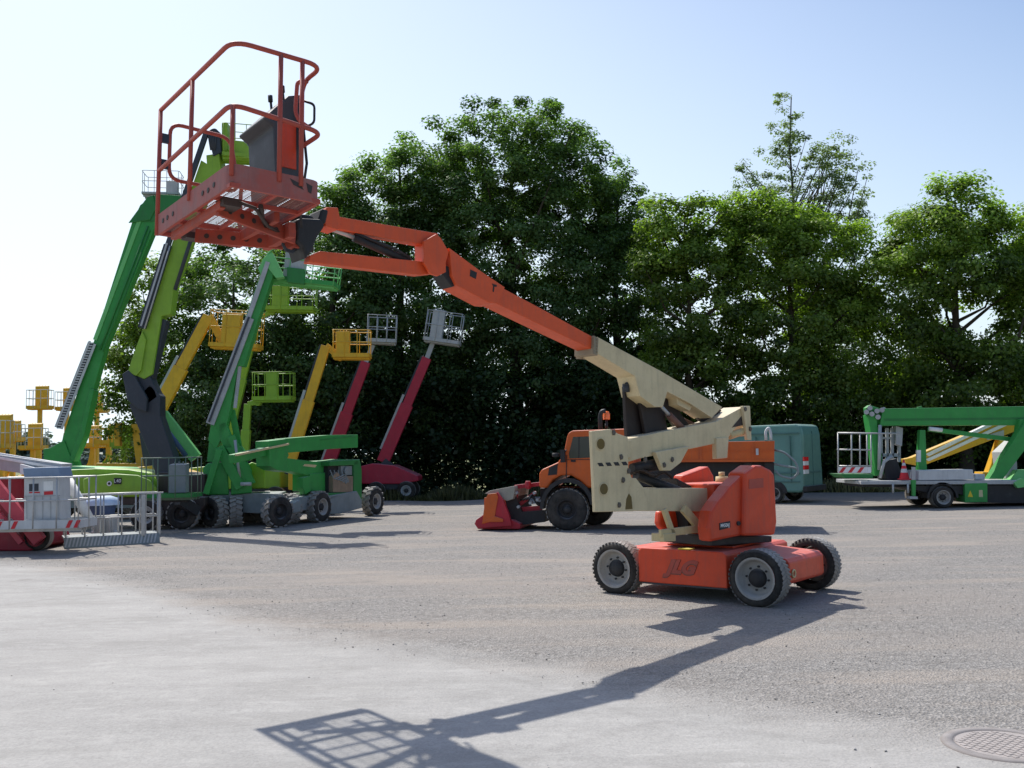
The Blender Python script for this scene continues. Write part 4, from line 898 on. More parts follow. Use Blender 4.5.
# ================================================================== lifts on the left
def track(parent, mbp, mat=None): return obj('cable_track', mbp, mat or M['silver'], parent)
def chassis_wheels(t, pl, us, offs, r, w, tyre=None, rim=None, lug=.03, blocks=18):
    for u in us:
        for off, sg in offs: wheel(t, pl.at(u, off, r), pl.n * sg, r, w, tyre or M['rubber'], rim or M['silver'], blocks, .55, lug=lug)

# --- lime lift with dark grey lower arm
l1 = PL((0, 25.6), 0)
lm = thing('boom_lift', 'lime green lift with rounded lime body and dark grey cranked lower arm', 'boom lift', l1.at(-9.4, -1, 0))
def hull(mb, pl, out, offs, m=0):     # rounded body: the outline shrinks towards both sides
    n = len(out); cx = sum(q[0] for q in out) / n; cz = sum(q[1] for q in out) / n; rings = []
    for off, k in offs: rings.append([pl.pt(cx + (x - cx) * k, cz + (y - cz) * k, off) for x, y in out])
    vs = [v_ for r_ in rings for v_ in r_]; fs = []
    for i in range(len(rings) - 1):
        for j in range(n): l = (j + 1) % n; fs.append((i * n + j, (i + 1) * n + j, (i + 1) * n + l, i * n + l))
    mb.add(vs, fs, m, True); mb.add(rings[0], [tuple(range(n))], m, True); mb.add(rings[-1], [tuple(range(n))[::-1]], m, True)
mb = MB(); hull(mb, l1, [(83, 479), (92, 475.5), (115, 473.5), (138, 475), (150, 480), (157, 488), (157, 497), (84, 497)], [(0, .97), (-.06, 1), (-.7, 1.0)])
mb.prism(l1, [(62, 470), (95, 468.5), (128, 469.5), (150, 473), (158, 481), (158, 497), (60, 497)], -.55, -2.0)
bd = obj('engine_cover', mb, M['lime'], lm, bev=.04)
mb = MB(); mb.prism(l1, [(114, 478), (121, 478), (121, 484.2), (114, 484.2)], .035, .0); obj('model_plate', mb, M['black'], bd)
text('plate_lettering', 'L40', .13, l1.pt(117.5, 481, .04), (1, 0, 0), (0, 0, 1), M['white'], bd, .001)
mb = MB(); a = l1.pt(109.5, 483.5, .02); mb.cyl(a, a + l1.n * .02, .065, m=0); mb.cyl(a + l1.n * .015, a + l1.n * .025, .035, m=1); obj('round_emblem', mb, [M['white'], M['black']], bd)
mb = MB(); mb.prism(l1, [(80, 497), (205, 497), (205, 505), (195, 520), (160, 520), (150, 505), (80, 505)], -.1, -2.1); mb.prism(l1, [(158, 472), (205, 474), (205, 498), (158, 498)], -.5, -1.8); obj('chassis', mb, M['brownblack'], lm, bev=.03)
for x, y in ((145, 515),):
    c_ = l1.pt(x, y, .1)
    for dx in (0, .95):
        for off, sg in ((.1, 1), (-1.9, -1)): wheel(lm, V((c_.x + dx - .1 * 0, 25.6 - off, .42)), l1.n * sg, .42, .34, M['rubber'], M['silver'] if dx == 0 else M['black'], 18, .55, lug=.03)
mb = MB(); mb.prism(l1, [(129, 405), (150, 384), (160, 396), (160, 416), (177, 466), (178, 482), (157, 482), (152, 462)], -.6, -1.05)
mb.prism(l1, [(122, 374), (128, 370), (136, 378), (147, 398), (146, 412), (138, 409), (127, 400)], -.45, -.58)
mb.prism(l1, [(134, 372), (150, 376), (159, 396), (148, 404), (134, 400)], -.6, -1.0)
obj('lower_arm', mb, M['dark'], lm, bev=.02)
mb = MB(); mb.prism(l1, [(214, 168), (191, 240), (174, 286), (170.5, 314), (161.5, 316), (152, 374), (144, 379), (127.6, 372), (133, 355), (142, 331), (150, 310), (172, 243), (201, 160)], -.55, -.95); mb.prism(l1, [(133, 355), (142, 331), (146, 340), (141, 370), (136, 376), (127.6, 372)], -.48, -.56); obj('upper_boom', mb, M['lime'], lm, bev=.015)
mb = MB(); mb.beam(l1.pt(142, 328, -.5), l1.pt(168, 245, -.5), .1, .20); mb.beam(l1.pt(168, 245, -.5), l1.pt(206, 134, -.5), .1, .13); mb.beam(l1.pt(165, 320, -.8), l1.pt(151, 378, -.8), .3, .2); mb.cyl(l1.pt(175, 290, -.45), l1.pt(202, 205, -.45), .05); mb.prism(l1, [(209, 139), (219, 133), (221, 152), (213, 156)], -.5, -1.0)
for k in range(5): mb.tube(fillet([l1.pt(211 + k, 150, -.5), l1.pt(208 + 2 * k, 132 + k, -.5), l1.pt(216 + k, 128 + k, -.5), l1.pt(220, 140 + k, -.6)], .2), .03, 6)
track(lm, mb, M['dark'])
mb = MB(); mb.beam(l1.pt(141, 326, -.43), l1.pt(167, 243, -.43), .03, .05); mb.cyl(l1.pt(144.5, 329, -.42), l1.pt(170, 246, -.42), .02); obj('track_rail', mb, M['silver'], lm)
mb = MB(); mb.prism(l1, [(234, 140), (243, 141), (251, 149), (251, 158), (234, 158), (231, 150)], -.5, -1.0); mb.prism(l1, [(206, 155), (219, 153), (222, 180), (208, 182)], -.55, -1.1); mb.prism(l1, [(222, 122), (227, 122), (228, 150), (222, 152)], -.6, -.9); obj('jib_head', mb, M['lime'], lm, bev=.02)
c_ = l1.pt(240, 160, -.8); cage(lm, c_, .3, .95, .7, .9, M['lime'], M['chgrey'], (.25, .7, .3, .3), r=.012, toe=.1)
mb = MB(); mb.cyl(l1.pt(234.5, 105, -.8), l1.pt(234.5, 140, -.8), .03); mb.tube([l1.pt(234, 106, -.8), l1.pt(240, 105.5, -.8), l1.pt(244, 108, -.8)], .02, 6); obj('antenna_post', mb, M['silver'], lm)  # antenna post with a bent tip, carries no lamp

# --- tall green telescopic lift, leftmost
g1 = PL((0, 31), math.radians(4))
tg = thing('boom_lift', 'green lift with one long thick straight boom, leftmost of the tall booms', 'boom lift', g1.at(-14, -1, 0))
mb = MB(); mb.prism(g1, [(57, 462), (70, 466), (82, 430), (106, 345), (157, 222), (141, 208), (132, 222), (78, 390), (63, 436)], 0, -.38); mb.prism(g1, [(43, 449), (50, 448), (64, 440), (74, 466), (44, 466)], .05, -.65)
mb.prism(g1, [(80, 430), (90, 388), (94, 390), (84, 436), (73, 462), (69, 460)], .05, -.42); obj('main_boom', mb, M['green'], tg, bev=.015)
mb = MB(); mb.beam(g1.pt(58.5, 428, .06), g1.pt(92, 343, .06), .10, .22); mb.beam(g1.pt(56, 427, .10), g1.pt(90, 341, .10), .05, .06, m=1); mb.beam(g1.pt(61.5, 429, .12), g1.pt(95, 344, .12), .03, .07, m=1)
for k in range(34): t_ = k / 33; mb.box(g1.pt(58.5 + 33.5 * t_, 428 - 85 * t_, .13), (.10, .03, .035), m=1)
track(tg, mb, [M['dark'], M['lgrey']])
mb = MB(); mb.beam(g1.pt(95, 340, .01), g1.pt(142, 214, .01), .04, .12); obj('boom_edge', mb, M['mint'], tg)
mb = MB(); mb.cyl(g1.pt(100, 350, .03), g1.pt(148, 226, .03), .025); mb.cyl(g1.pt(103, 352, .03), g1.pt(150, 230, .03), .018); obj('hydraulic_line', mb, M['dgreen'], tg)
mb = MB(); mb.beam(g1.pt(93, 395, -.3), g1.pt(74, 440, -.3), .3, .22); obj('hose_chain', mb, M['lgrey'], tg)
mb = MB(); mb.prism(g1, [(132, 222), (140, 205), (152, 196), (158, 194), (176, 195), (184, 196), (180, 205), (162, 222)], .02, -.62); mb.prism(g1, [(128, 223), (147, 197), (153, 195), (156, 208), (150, 220)], .06, .02); obj('jib_head', mb, M['dgreen'], tg, bev=.02)
c_ = g1.pt(163, 197, -.6); cage(tg, c_, .15, 1.15, .8, .75, M['silver'], M['silver'], (.25, .55, .35, .3), toe=.06, r=.012)
mb = MB(); mb.prism(g1, [(30, 466), (115, 468), (130, 475), (130, 500), (30, 500)], .3, -1.9); obj('turret', mb, M['mint'], tg, bev=.06)
mb = MB(); mb.prism(g1, [(30, 500), (135, 500), (135, 508), (30, 508)], .2, -1.9); obj('chassis', mb, M['chgrey'], tg)
for x in (45, 120):
    c_ = g1.pt(x, 505, .2)
    for off, sg in ((.3, 1), (-1.9, -1)): wheel(tg, V((c_.x, 31 - off, .45)), V((0, -sg, 0)), .45, .32, M['rubber'], M['silver'], 0)

# --- second green lift with grey chassis
g2 = PL((0, 27.2), math.radians(6))
t2 = thing('boom_lift', 'green lift on grey chassis with crossed lower links and steep boom, behind the low one', 'boom lift', g2.at(-8, -1, 0))
mb = MB(); mb.prism(g2, [(205, 497), (222, 492), (282, 494), (283, 508), (272, 514), (246, 513), (226, 511), (205, 511)], 0, -.25); mb.prism(g2, [(215, 494), (280, 493), (280, 508), (215, 508)], -.25, -1.6); obj('chassis', mb, M['chgrey'], t2, bev=.02)
for x, off in ((209, .35), (229, .05), (271, -.1), (283, -.35)):
    c_ = g2.pt(x, 515, off); wheel(t2, V((c_.x, c_.y, .43)), (V((-.62, -.8, 0)) if x < 215 else V((-1, -.3, 0)) if x < 235 else g2.n.lerp(V((-1, 0, 0)), .5)), .43, .36, M['rubber'], M['black'], 18, .5, lug=.04)
for x, off in ((252, -1.6), (266, -1.4)): c_ = g2.pt(x, 505, off); wheel(t2, V((c_.x, c_.y, .43)), -g2.n, .43, .34, M['dustyrubber'], M['black'], 18, .5, lug=.04)
mb = MB(); hull(mb, g2, [(203, 468), (208, 463), (222, 462), (228, 468), (229, 495), (203, 495)], [(.05, .96), (0, 1), (-.8, 1)]); hull(mb, g2, [(231, 470), (236, 462), (248, 462), (252, 470), (252, 493), (231, 495)], [(.1, .96), (.05, 1), (-.7, 1)]); tu = obj('turret', mb, M['green'], t2, bev=.02)
mb = MB(); hull(mb, g2, [(245, 466), (252, 462), (262, 466), (265, 472), (265, 488), (247, 489)], [(-.5, .96), (-.55, 1), (-1.6, 1)]); obj('hood', mb, M['lime'], t2, bev=.02)
mb = MB()
mb.beam(g2.pt(206, 494, .35), g2.pt(220, 449, .35), .1, .16); mb.beam(g2.pt(219, 447, .1), g2.pt(241, 488, .1), .14, .26); mb.beam(g2.pt(231, 436, .05), g2.pt(252, 484, .05), .12, .2)
mb.beam(g2.pt(216, 424, -.1), g2.pt(212, 462, -.1), .16, .24); mb.beam(g2.pt(221, 424, -.1), g2.pt(233, 455, -.1), .2, .3); mb.beam(g2.pt(232, 410, -.4), g2.pt(240, 452, -.4), .12, .16)
mb.beam(g2.pt(232, 459, -.1), g2.pt(270, 450, -.1), .2, .22); mb.prism(g2, [(226, 448), (240, 446), (250, 460), (236, 464)], .1, -.3)
obj('link_arm', mb, M['green'], t2, bev=.01)
mb = MB(); a = g2.pt(246, 484, .3); mb.cyl(a - V((.14, 0, 0)), a + V((.14, 0, 0)), .05); mb.cyl(g2.pt(240, 480, .1), g2.pt(235, 440, .1), .04); obj('lift_cylinder', mb, M['silver'], t2)
mb = MB(); mb.prism(g2, [(208, 440), (214, 408), (222, 384), (262, 270), (270, 259), (277, 262), (273, 275), (258, 320), (244, 366), (238, 366), (230, 410), (226, 428), (216, 450)], 0, -.45); obj('main_boom', mb, M['green'], t2, bev=.012)
mb = MB(); mb.beam(g2.pt(210, 424, .05), g2.pt(250, 318, .05), .07, .22); mb.beam(g2.pt(247, 322, .05), g2.pt(268, 262, .05), .06, .12); mb.beam(g2.pt(209, 422, .1), g2.pt(249, 317, .1), .05, .05, m=1); mb.beam(g2.pt(240, 366, -.1), g2.pt(235, 408, -.1), .1, .08)
track(t2, mb, [M['silver'], M['dark']])
mb = MB(); mb.prism(g2, [(258, 268), (266, 256), (272, 252), (284, 277), (276, 278), (268, 268), (262, 278)], .05, -.5); mb.tube([g2.pt(262, 262, 0), g2.pt(272, 249, 0), g2.pt(284, 248, 0)], .03, 6); obj('jib_head', mb, M['mint'], t2, bev=.01)
c_ = g2.pt(303, 284.5, -.6); bk = cage(t2, c_, -.03, 1.95, .8, .62, M['mint'], M['silver'], (-.22, .82, .55, .35), toe=.12, tilt=.13, r=.016, toemat=M['green'], boxside=-1)
mb = MB(); mb.prism(g2, [(287, 267), (304.5, 269), (304.5, 284), (287, 282)], -.15, -.4); obj('control_panel', mb, M['dgreen'], bk, bev=.01)
mb = MB(); mb.beam(g2.pt(162, 414, -.9), g2.pt(196, 458, -.9), .26, .32); obj('side_arm', mb, M['mint'], t2, bev=.01)
mb = MB(); mb.cyl(g2.pt(163, 425, -.6), g2.pt(186, 456, -.6), .07); obj('side_cylinder', mb, M['blue'], t2)

# --- low green articulated lift in front
g3 = PL((0, 27.6), math.radians(22)); a = g3.pt(322, 523, 0)
g3 = PL((G(322, 523).x, G(322, 523).y), math.atan2(G(376, 516).y - G(322, 523).y, G(376, 516).x - G(322, 523).x))
t3 = thing('articulated_lift', 'low green folded articulated lift on grey chassis with chunky tyres and exposed engine', 'boom lift', g3.at(.8, -1, 0))
d3 = (G(376, 516) - G(322, 523)).length
mb = MB(); mb.prism(g3, [(328, 496), (357, 491), (362, 500), (362, 508), (340, 514), (326, 514)], .0, -1.4); mb.prism(g3, [(326, 497), (345, 494), (330, 500)], .0, -1.4)
mb.uprism(g3, [(-1.0, .38), (.2, .38), (.2, .78), (-1.0, .74)], -.2, -1.5); mb.uprism(g3, [(-1.0, .38), (-1.35, .36), (-1.35, .62), (-1.0, .70)], .0, -1.4); mb.beam(V((G(282, 524).x, G(282, 524).y, .42)), g3.at(-.1, -.3, .42), .2, .24)
obj('chassis', mb, M['chgrey'], t3, bev=.02)
for u, off, sg in ((0, .04, 1), (d3, .04, 1), (0, -1.9, -1), (d3, -1.9, -1)): wheel(t3, g3.at(u, off, .45), g3.n * sg, .45, .32, M['rubber'], M['rimgrey'], 16, .52, lug=.04)
c_ = G(281, 528); c_.z = .43; wheel(t3, c_, g3.n.lerp(V((-1, 0, 0)), .3), .43, .32, M['rubber'], M['black'], 16, .52, lug=.04)
mb = MB()
mb.prism(g3, [(269, 441), (286, 439), (286, 448), (289, 455), (286, 462), (290, 472), (277, 470), (270, 466)], -.3, -.75)
mb.prism(g3, [(285, 438.5), (330, 435), (358, 434.5), (358, 447.5), (330, 449), (286, 453)], -.35, -.7)
mb.prism(g3, [(286, 458), (318, 462), (340, 459), (356, 460), (356, 468), (340, 470), (325, 478), (310, 476), (286, 470)], -.35, -.7)
mb.prism(g3, [(303, 478), (310, 476), (311, 491), (306, 494), (303, 488)], -.2, -.4); mb.beam(g3.pt(232, 459, -.5), g3.pt(270, 450, -.5), .2, .22)
mb.prism(g3, [(310, 474), (332, 472), (332, 493), (310, 491)], -.3, -.9)
obj('folding_arm', mb, M['green'], t3, bev=.012)
mb = MB(); mb.beam(g3.pt(288, 444, -.28), g3.pt(236, 455, -.28), .08, .05); mb.prism(g3, [(305, 464), (317, 465), (315, 467.5), (303, 466)], -.34, -.5); obj('arm_trim', mb, M['creamy'], t3)
mb = MB(); mb.prism(g3, [(354, 462), (360, 459), (362, 470), (362, 500), (354, 500)], -.05, -1.2); mb.prism(g3, [(330, 461), (358, 459.5), (358, 465), (330, 466)], -.05, -1.2); mb.prism(g3, [(326, 493), (356, 492), (356, 497), (326, 498)], -.05, -1.2); obj('hood', mb, M['dgreen'], t3, bev=.02)
mb = MB(); mb.prism(g3, [(328, 466), (356, 465), (356, 494), (328, 494)], -.2, -1.1)
obj('engine_bay', mb, M['black'], t3)
mb = MB(); mb.prism(g3, [(333, 476), (337, 472), (341, 476), (353, 476), (353, 492), (333, 492)], -.06, -.3); mb.prism(g3, [(341, 466), (352, 466), (352, 475), (341, 475)], -.1, -.2, 1); a = g3.pt(346, 471, -.08); mb.cyl(a, a + g3.n * .04, .12, m=1)
for k in range(5): mb.tube(fillet([g3.pt(330 + 4 * k, 470, -.1), g3.pt(334 + 3 * k, 480 + k, -.05), g3.pt(345, 474 + 2 * k, -.05), g3.pt(352, 486 - k, -.1)], .12), .018, 6, m=1)
obj('engine', mb, [M['brass'], M['chgrey']], t3, bev=.01)
mb = MB(); mb.cyl(g3.pt(320, 440, -.33), g3.pt(356, 436, -.33), .008); obj('arm_seam', mb, M['dgreen'], t3)

# --- generic straight boom lifts further back
def strlift(Y, yaw, base_px, top_px, w, h0, h1, mat, label, bask, tmat=None, trk=True, bodymat=None, name='boom_lift', r=.42, rod=None, body=None):
    pl = PL((P(base_px[0], 470, Y).x, Y), yaw); t = thing(name, label, 'boom lift', pl.at(0, -.9, 0))
    q0, q1 = pl.pt(*base_px, -.6), pl.pt(*top_px, -.6); mid = q0.lerp(q1, .55)
    mb = MB(); mb.beam(q0, mid, w, h0); mb.beam(q0.lerp(q1, .45), q1, w * .8, h1); d = (q1 - q0).normalized()
    obj('boom', mb, mat, t, bev=.012)
    if rod: mb = MB(); mb.beam(q1, pl.pt(*rod, -.6), w * .45, h1 * .5); obj('jib_rod', mb, M['silver'], t)
    if trk:
        s = d.cross(V((0, 1, 0))).normalized(); s = -s if s.x > 0 else s; o = s * (h0 / 2 + .04)
        mb = MB(); mb.beam(q0.lerp(q1, .1) + o, q0.lerp(q1, .62) + o, w * .7, .10); mb.beam(q0.lerp(q1, .6) + s * (h1 / 2 + .05), q1 + s * (h1 / 2 + .03), w * .4, .07, m=1); track(t, mb, [tmat or M['silver'], M['dark']])
    bm_ = bodymat or mat
    if body:
        mb = MB(); mb.prism(pl, body, 0, -1.8); obj('turret', mb, bm_, t, bev=.04)
        x0 = min(pl.uz(*q)[0] for q in body) + .6; x1 = max(pl.uz(*q)[0] for q in body) - .5
    else:
        mb = MB(); mb.uprism(pl, [(-1.4, .75), (1.3, .75), (1.3, 1.35), (.3, 1.65), (-1.3, 1.5)], .0, -1.8); obj('turret', mb, bm_, t, bev=.05); x0, x1 = -1.1, 1.1
    mb = MB(); mb.beam(pl.at((x0 + x1) / 2, -.6, 1.2), q0, .4, .4); mb.uprism(pl, [(x0 - .2, .45), (x1 + .2, .45), (x1 + .2, .74), (x0 - .2, .74)], -.1, -1.7); obj('chassis', mb, M['dark'], t)
    for u in (x0, x1):
        for off, sg in ((.1, 1), (-1.9, -1)): wheel(t, pl.at(u, off, r), pl.n * sg, r, .3, M['rubber'], M['silver'], 0, .52)
    if bask:
        (bx, by, bl, bw, bh, byaw, btilt, bmat, cmat, cbox, jp) = bask
        c_ = pl.pt(bx, by, -.6); cage(t, c_, byaw, bl, bw, bh, bmat, cmat, cbox, tilt=btilt, r=.018, boxside=-1)
        if jp: mb = MB(); mb.beam(q1, pl.pt(*jp, -.6), w * .6, h1 * .7); mb.cyl(pl.pt(*jp, -.6) - V((0, .12, .0)), pl.pt(*jp, -.6) + V((0, .12, 0)), .14); obj('jib', mb, mat, t, bev=.01)
    return t, pl
strlift(34, 0, (147, 432), (209, 316), .25, .50, .38, M['yellow'], 'yellow lift whose basket hangs between the lime boom and the steep green boom', (236, 348, 1.75, .8, 1.3, .0, .06, M['yellow'], M['yellow'], (-.12, 1.15, .65, .3), (222, 340)))
strlift(33.5, 0, (288, 468), (326, 346), .22, .40, .32, M['yellow'], 'yellow lift with a short cranked jib beside the two grey baskets', (352, 358, 1.3, .8, .95, .05, .02, M['yellow'], M['yellow'], (-.28, .9, .45, .3), (340, 357)), body=[(288, 471), (305, 471), (318, 490), (288, 490)])
t, pl = strlift(39, 0, (324, 476), (366, 362), .26, .50, .38, M['redp'], 'red lift with upright grey basket, left one of the red pair', (381.5, 343, 1.2, .8, 1.1, .1, .05, M['silver'], M['silver'], None, None), tmat=M['silver'], rod=(373, 345))
strlift(39.5, 0, (383, 462), (427, 358), .28, .50, .38, M['redp'], 'red lift with tilted grey basket and wedge shaped body, right one of the red pair', (442, 343, 1.5, .8, 1.25, -.05, .16, M['silver'], M['silver'], (-.25, 1.3, .5, .4), None), tmat=M['silver'], rod=(434, 340), body=[(361, 484), (361, 466), (372, 463.5), (394, 465.5), (418, 476), (418.5, 481), (400, 484)], r=.4)
mb = MB()
# --- lime basket lifts
strlift(34.5, 0, (244, 462), (248, 404), .22, .32, .25, M['lime'], 'lime green lift with a small square basket raised low against the trees', (274, 400.5, 1.4, .8, 1.0, 0, 0, M['lime'], M['lime'], (.0, 1.0, .4, .3), (258, 402)), trk=False)
strlift(36, 0, (224, 455), (258, 318), .2, .3, .24, M['lime'], 'lime green lift half hidden behind the steep green boom', (291, 311, 1.85, .8, .95, 0, .03, M['lime'], M['lime'], (-.35, .9, .6, .3), (272, 312)), trk=False)

# --- far upright lifts on the left
def farlift(px, top, floor_, foot, wpx, Y, mat, label, boxw=.55, bmat=None, cat='boom lift', hasbox=True, mast=.24, top_cone=False):
    q = P(px, floor_, Y); t = thing('mast_lift', label, cat, (q.x, Y, 0), 'lifts parked in the far left corner'); s = Y / FPX
    mb = MB(); mb.box((q.x, Y, q.z / 2), (mast, mast, q.z)); mb.beam((q.x - .5, Y, .9), (q.x, Y, q.z * .7), .25, .3); obj('mast', mb, mat, t)
    mb = MB(); mb.box((q.x, Y, .65), (2.3, 1.4, .5)); obj('base', mb, mat, t, bev=.08)
    for dx in (-.9, .9):
        for sg in (1, -1): wheel(t, (q.x + dx, Y - .8 * sg, .38), (0, -sg, 0), .38, .25, M['rubber'], M['rimgrey'], 0)
    H_ = (floor_ - top) * s
    cage(t, (q.x, Y, q.z), 0, wpx * s, .9, H_ * .82, bmat or M['lgrey'], mat, (0, H_, wpx * s * boxw, .3) if hasbox else None, toe=.22, r=.022, toemat=mat, floormat=mat)
    return t
farlift(40, 386, 409, 0, 22, 66, M['ochre'], 'ochre lift platform raised highest against the sky at the far left', .55)
farlift(67, 388, 410, 0, 19, 67, M['ochre'], 'ochre lift platform partly hidden behind the tall green boom')
farlift(33, 424, 449, 0, 24, 60, M['ochre'], 'ochre lift platform lower down below the highest one', .55)
farlift(2, 415, 448, 0, 16, 50, M['ochre'], 'tall ochre lift console cut by the left edge', .8)
farlift(13, 421, 441, 0, 17, 56, M['ochre'], 'small ochre lift platform next to the left edge', .5)
farlift(97, 393, 412, 0, 20, 62, M['ochre'], 'ochre lift platform under a small flat roof beside the tall green boom', .3)
farlift(93, 426, 447, 0, 22, 55, M['ochre'], 'ochre lift platform with pale canopy above the lime body', .5)
farlift(109, 425, 444, 0, 24, 52, M['ochre'], 'ochre lift cage of square rails behind the lime box', .0 + .2, M['ochre'])
farlift(124, 425, 447, 0, 21, 46, M['lime'], 'lime green lift platform with solid panel between the ochre ones', .6, M['lime'])
farlift(197, 412, 431, 0, 25, 44, M['red'], 'silver cage on a dark red mast in front of the trees', .3, M['lgrey'], hasbox=False, mast=.3)
farlift(172, 425, 452, 0, 22, 48, M['ochre'], 'ochre lift platform behind the light green sloping arm', .5)
cp_ = PL((0, 44), 0); t = thing('folded_boom_lift', 'ochre lift with thick upright column leaning behind the dark grey arm', 'boom lift', cp_.at(-16.6, 0, 0))
mb = MB(); mb.prism(cp_, [(131, 424), (139, 424), (147, 465), (136, 465)], 0, -.5); mb.prism(cp_, [(114, 423), (120, 423), (120, 446), (114, 446)], 0, -.3); mb.prism(cp_, [(96, 463), (150, 464), (150, 480), (96, 480)], .2, -1.2); obj('column', mb, M['ochre'], t, bev=.03)
mb = MB(); mb.prism(cp_, [(96, 480), (150, 480), (150, 486), (96, 486)], .1, -1.1); obj('chassis', mb, M['dark'], t)
for x in (104, 142):
    for off, sg in ((.2, 1), (-1.2, -1)): c_ = cp_.pt(x, 480, 0); wheel(t, V((c_.x, 44 - off, .38)), cp_.n * sg, .38, .25, M['rubber'], M['ochre'], 0)

# --- red lift in the left foreground with its grey cage and console
f1 = PL((0, 19.6), math.radians(0)); fr_ = thing('boom_lift', 'raspberry red lift cut by the left edge with a grey railed basket lowered in front', 'boom lift', f1.at(-10, -.5, 0))
mb = MB(); mb.prism(f1, [(-60, 530), (34, 531), (40, 546), (30, 551), (-60, 551)], -.9, -2.4); mb.prism(f1, [(-60, 478), (22, 478), (22, 520), (-60, 520)], -1.6, -2.4); obj('chassis', mb, M['red'], fr_, bev=.03)
mb = MB(); mb.beam(f1.pt(-45, 436, -.72), f1.pt(40, 541, -.72), .14, .26); mb.beam(f1.pt(-45, 458, -.72), f1.pt(22, 543, -.72), .10, .12); obj('lower_arm', mb, paint('sunlit_pink_red', (.55, .06, .09), .35, .2), fr_, bev=.01)  # sunlit pink of the beam painted into its red
mb = MB(); mb.beam(f1.pt(-60, 453, -1.6), f1.pt(66, 471, -1.6), .5, .32); obj('boom', mb, M['silver'], fr_, bev=.01)
mb = MB(); mb.beam(f1.pt(-60, 444, -1.5), f1.pt(60, 464, -1.5), .07, .05); mb.beam(f1.pt(-60, 448, -1.35), f1.pt(60, 468, -1.35), .07, .05); mb.prism(f1, [(20, 464), (35, 468), (34, 476), (20, 474)], -1.2, -1.5); mb.cyl(f1.pt(68, 480, -1), f1.pt(90, 520, -1), .1); track(fr_, mb, M['white'])
for u in (36, -20):
    for off, sg in ((-.9, 1), (-2.4, -1)): c_ = f1.pt(u, 540, off); wheel(fr_, V((c_.x, 19.6 - off, .3)), V((0, -sg, 0)), .3, .25, M['rubber'], M['red'], 0)
a, b_ = f1.pt(-14, 532, 0), f1.pt(79, 526, 0); fz = (a.z + b_.z) / 2
ck = cage(fr_, (a + b_) / 2 + V((0, .42, 0)), .02, (b_ - a).length, .85, 1.02, M['steel'], M['lgrey'], None, toe=.17, r=.018, posts=5, stripes=(0, 1, 3, 10, 11), toemat=M['lgrey'], boxside=-1)
mb = MB(); mb.prism(f1, [(24, 478), (59, 477), (60, 520), (24, 522)], -.15, -.65); cx_ = obj('control_box', mb, M['lgrey'], ck, bev=.012)
mb = MB(); mb.prism(f1, [(22.5, 468), (58, 467), (60.5, 477), (24, 478.5)], -.10, -.68); obj('box_lid', mb, M['bluegrey'], cx_, bev=.02)
mb = MB(); mb.prism(f1, [(29, 484), (38.5, 483.5), (38.5, 491), (29, 491.5)], -.146, -.149); obj('label_plate', mb, M['dark'], cx_)
mb = MB(); mb.prism(f1, [(43.5, 481.5), (53, 481), (53, 490), (43.5, 490.5)], -.146, -.149); obj('label_plate', mb, M['white'], cx_)
mb = MB(); mb.prism(f1, [(44, 491.5), (53, 491), (53, 494.5), (44, 495)], -.146, -.149); mb.prism(f1, [(29, 492), (40, 491.7), (40, 493), (29, 493.3)], -.146, -.149); obj('warning_label', mb, M['signred'], cx_)
mb = MB()
for k in range(5): mb.prism(f1, [(26 + 8 * k, 496.5), (27 + 8 * k, 496.5), (27 + 8 * k, 519), (26 + 8 * k, 519)], -.143, -.149)
mb.prism(f1, [(24, 495.8), (60, 495), (60, 496), (24, 496.8)], -.140, -.149); obj('panel_seam', mb, M['silver'], cx_)
# --- silver railed platform lowered to the ground beside it
s0, s1 = G(64, 549.5), G(160, 544); d = s1 - s0; syaw = math.atan2(d.y, d.x)
pt_ = thing('platform_cage', 'silver railed work platform with hatched step plate lowered onto the ground', 'platform cage', (s0 + s1) / 2)
nn = V((-d.y, d.x, 0)).normalized(); mb = MB()
for k_, (z, y0) in enumerate(((1.12, 0), (.62, 0))):
    mb.tube([s0 + nn * .12 + V((0, 0, z)), s1 + nn * .12 + V((0, 0, z)), s1 + nn * .85 + V((0, 0, z)), s0 + nn * .85 + V((0, 0, z))], .02, 6, True)
for k in range(6):
    q = s0.lerp(s1, .02 + .96 * k / 5) + nn * .12; mb.tube([q + V((0, 0, .22)), q + V((0, 0, 1.12))], .018, 6); q = q + nn * .73; mb.tube([q + V((0, 0, .22)), q + V((0, 0, 1.12))], .018, 6)
mb.beam(s0.lerp(s1, .83) + nn * .1 + V((0, 0, .2)), s0.lerp(s1, .83) + nn * .1 + V((0, 0, 1.1)), .08, .10); mb.beam(s1 + nn * .12 + V((0, 0, .2)), s1 + nn * .12 + V((0, 0, 1.14)), .05, .05)
mb.beam(s0.lerp(s1, -.02) + nn * .12 + V((0, 0, 1.13)), s0.lerp(s1, 1.04) + nn * .12 + V((0, 0, 1.13)), .06, .03)
obj('railing', mb, M['steel'], pt_)
mb = MB(); mb.loop([s0 + V((0, 0, .03)), s1 + V((0, 0, .03)), s1 + nn * .10 + V((0, 0, .24)), s0 + nn * .10 + V((0, 0, .24))], [q - V((0, 0, .02)) for q in (s0 + V((0, 0, .03)), s1 + V((0, 0, .03)), s1 + nn * .10 + V((0, 0, .24)), s0 + nn * .10 + V((0, 0, .24)))])
mb.loop([s0 + nn * .1 + V((0, 0, .24)), s1 + nn * .1 + V((0, 0, .24)), s1 + nn * .87 + V((0, 0, .24)), s0 + nn * .87 + V((0, 0, .24))], [s0 + nn * .1 + V((0, 0, .2)), s1 + nn * .1 + V((0, 0, .2)), s1 + nn * .87 + V((0, 0, .2)), s0 + nn * .87 + V((0, 0, .2))])
sp_ = obj('step_plate', mb, M['chgrey'], pt_)
mb = MB(); nst = 26
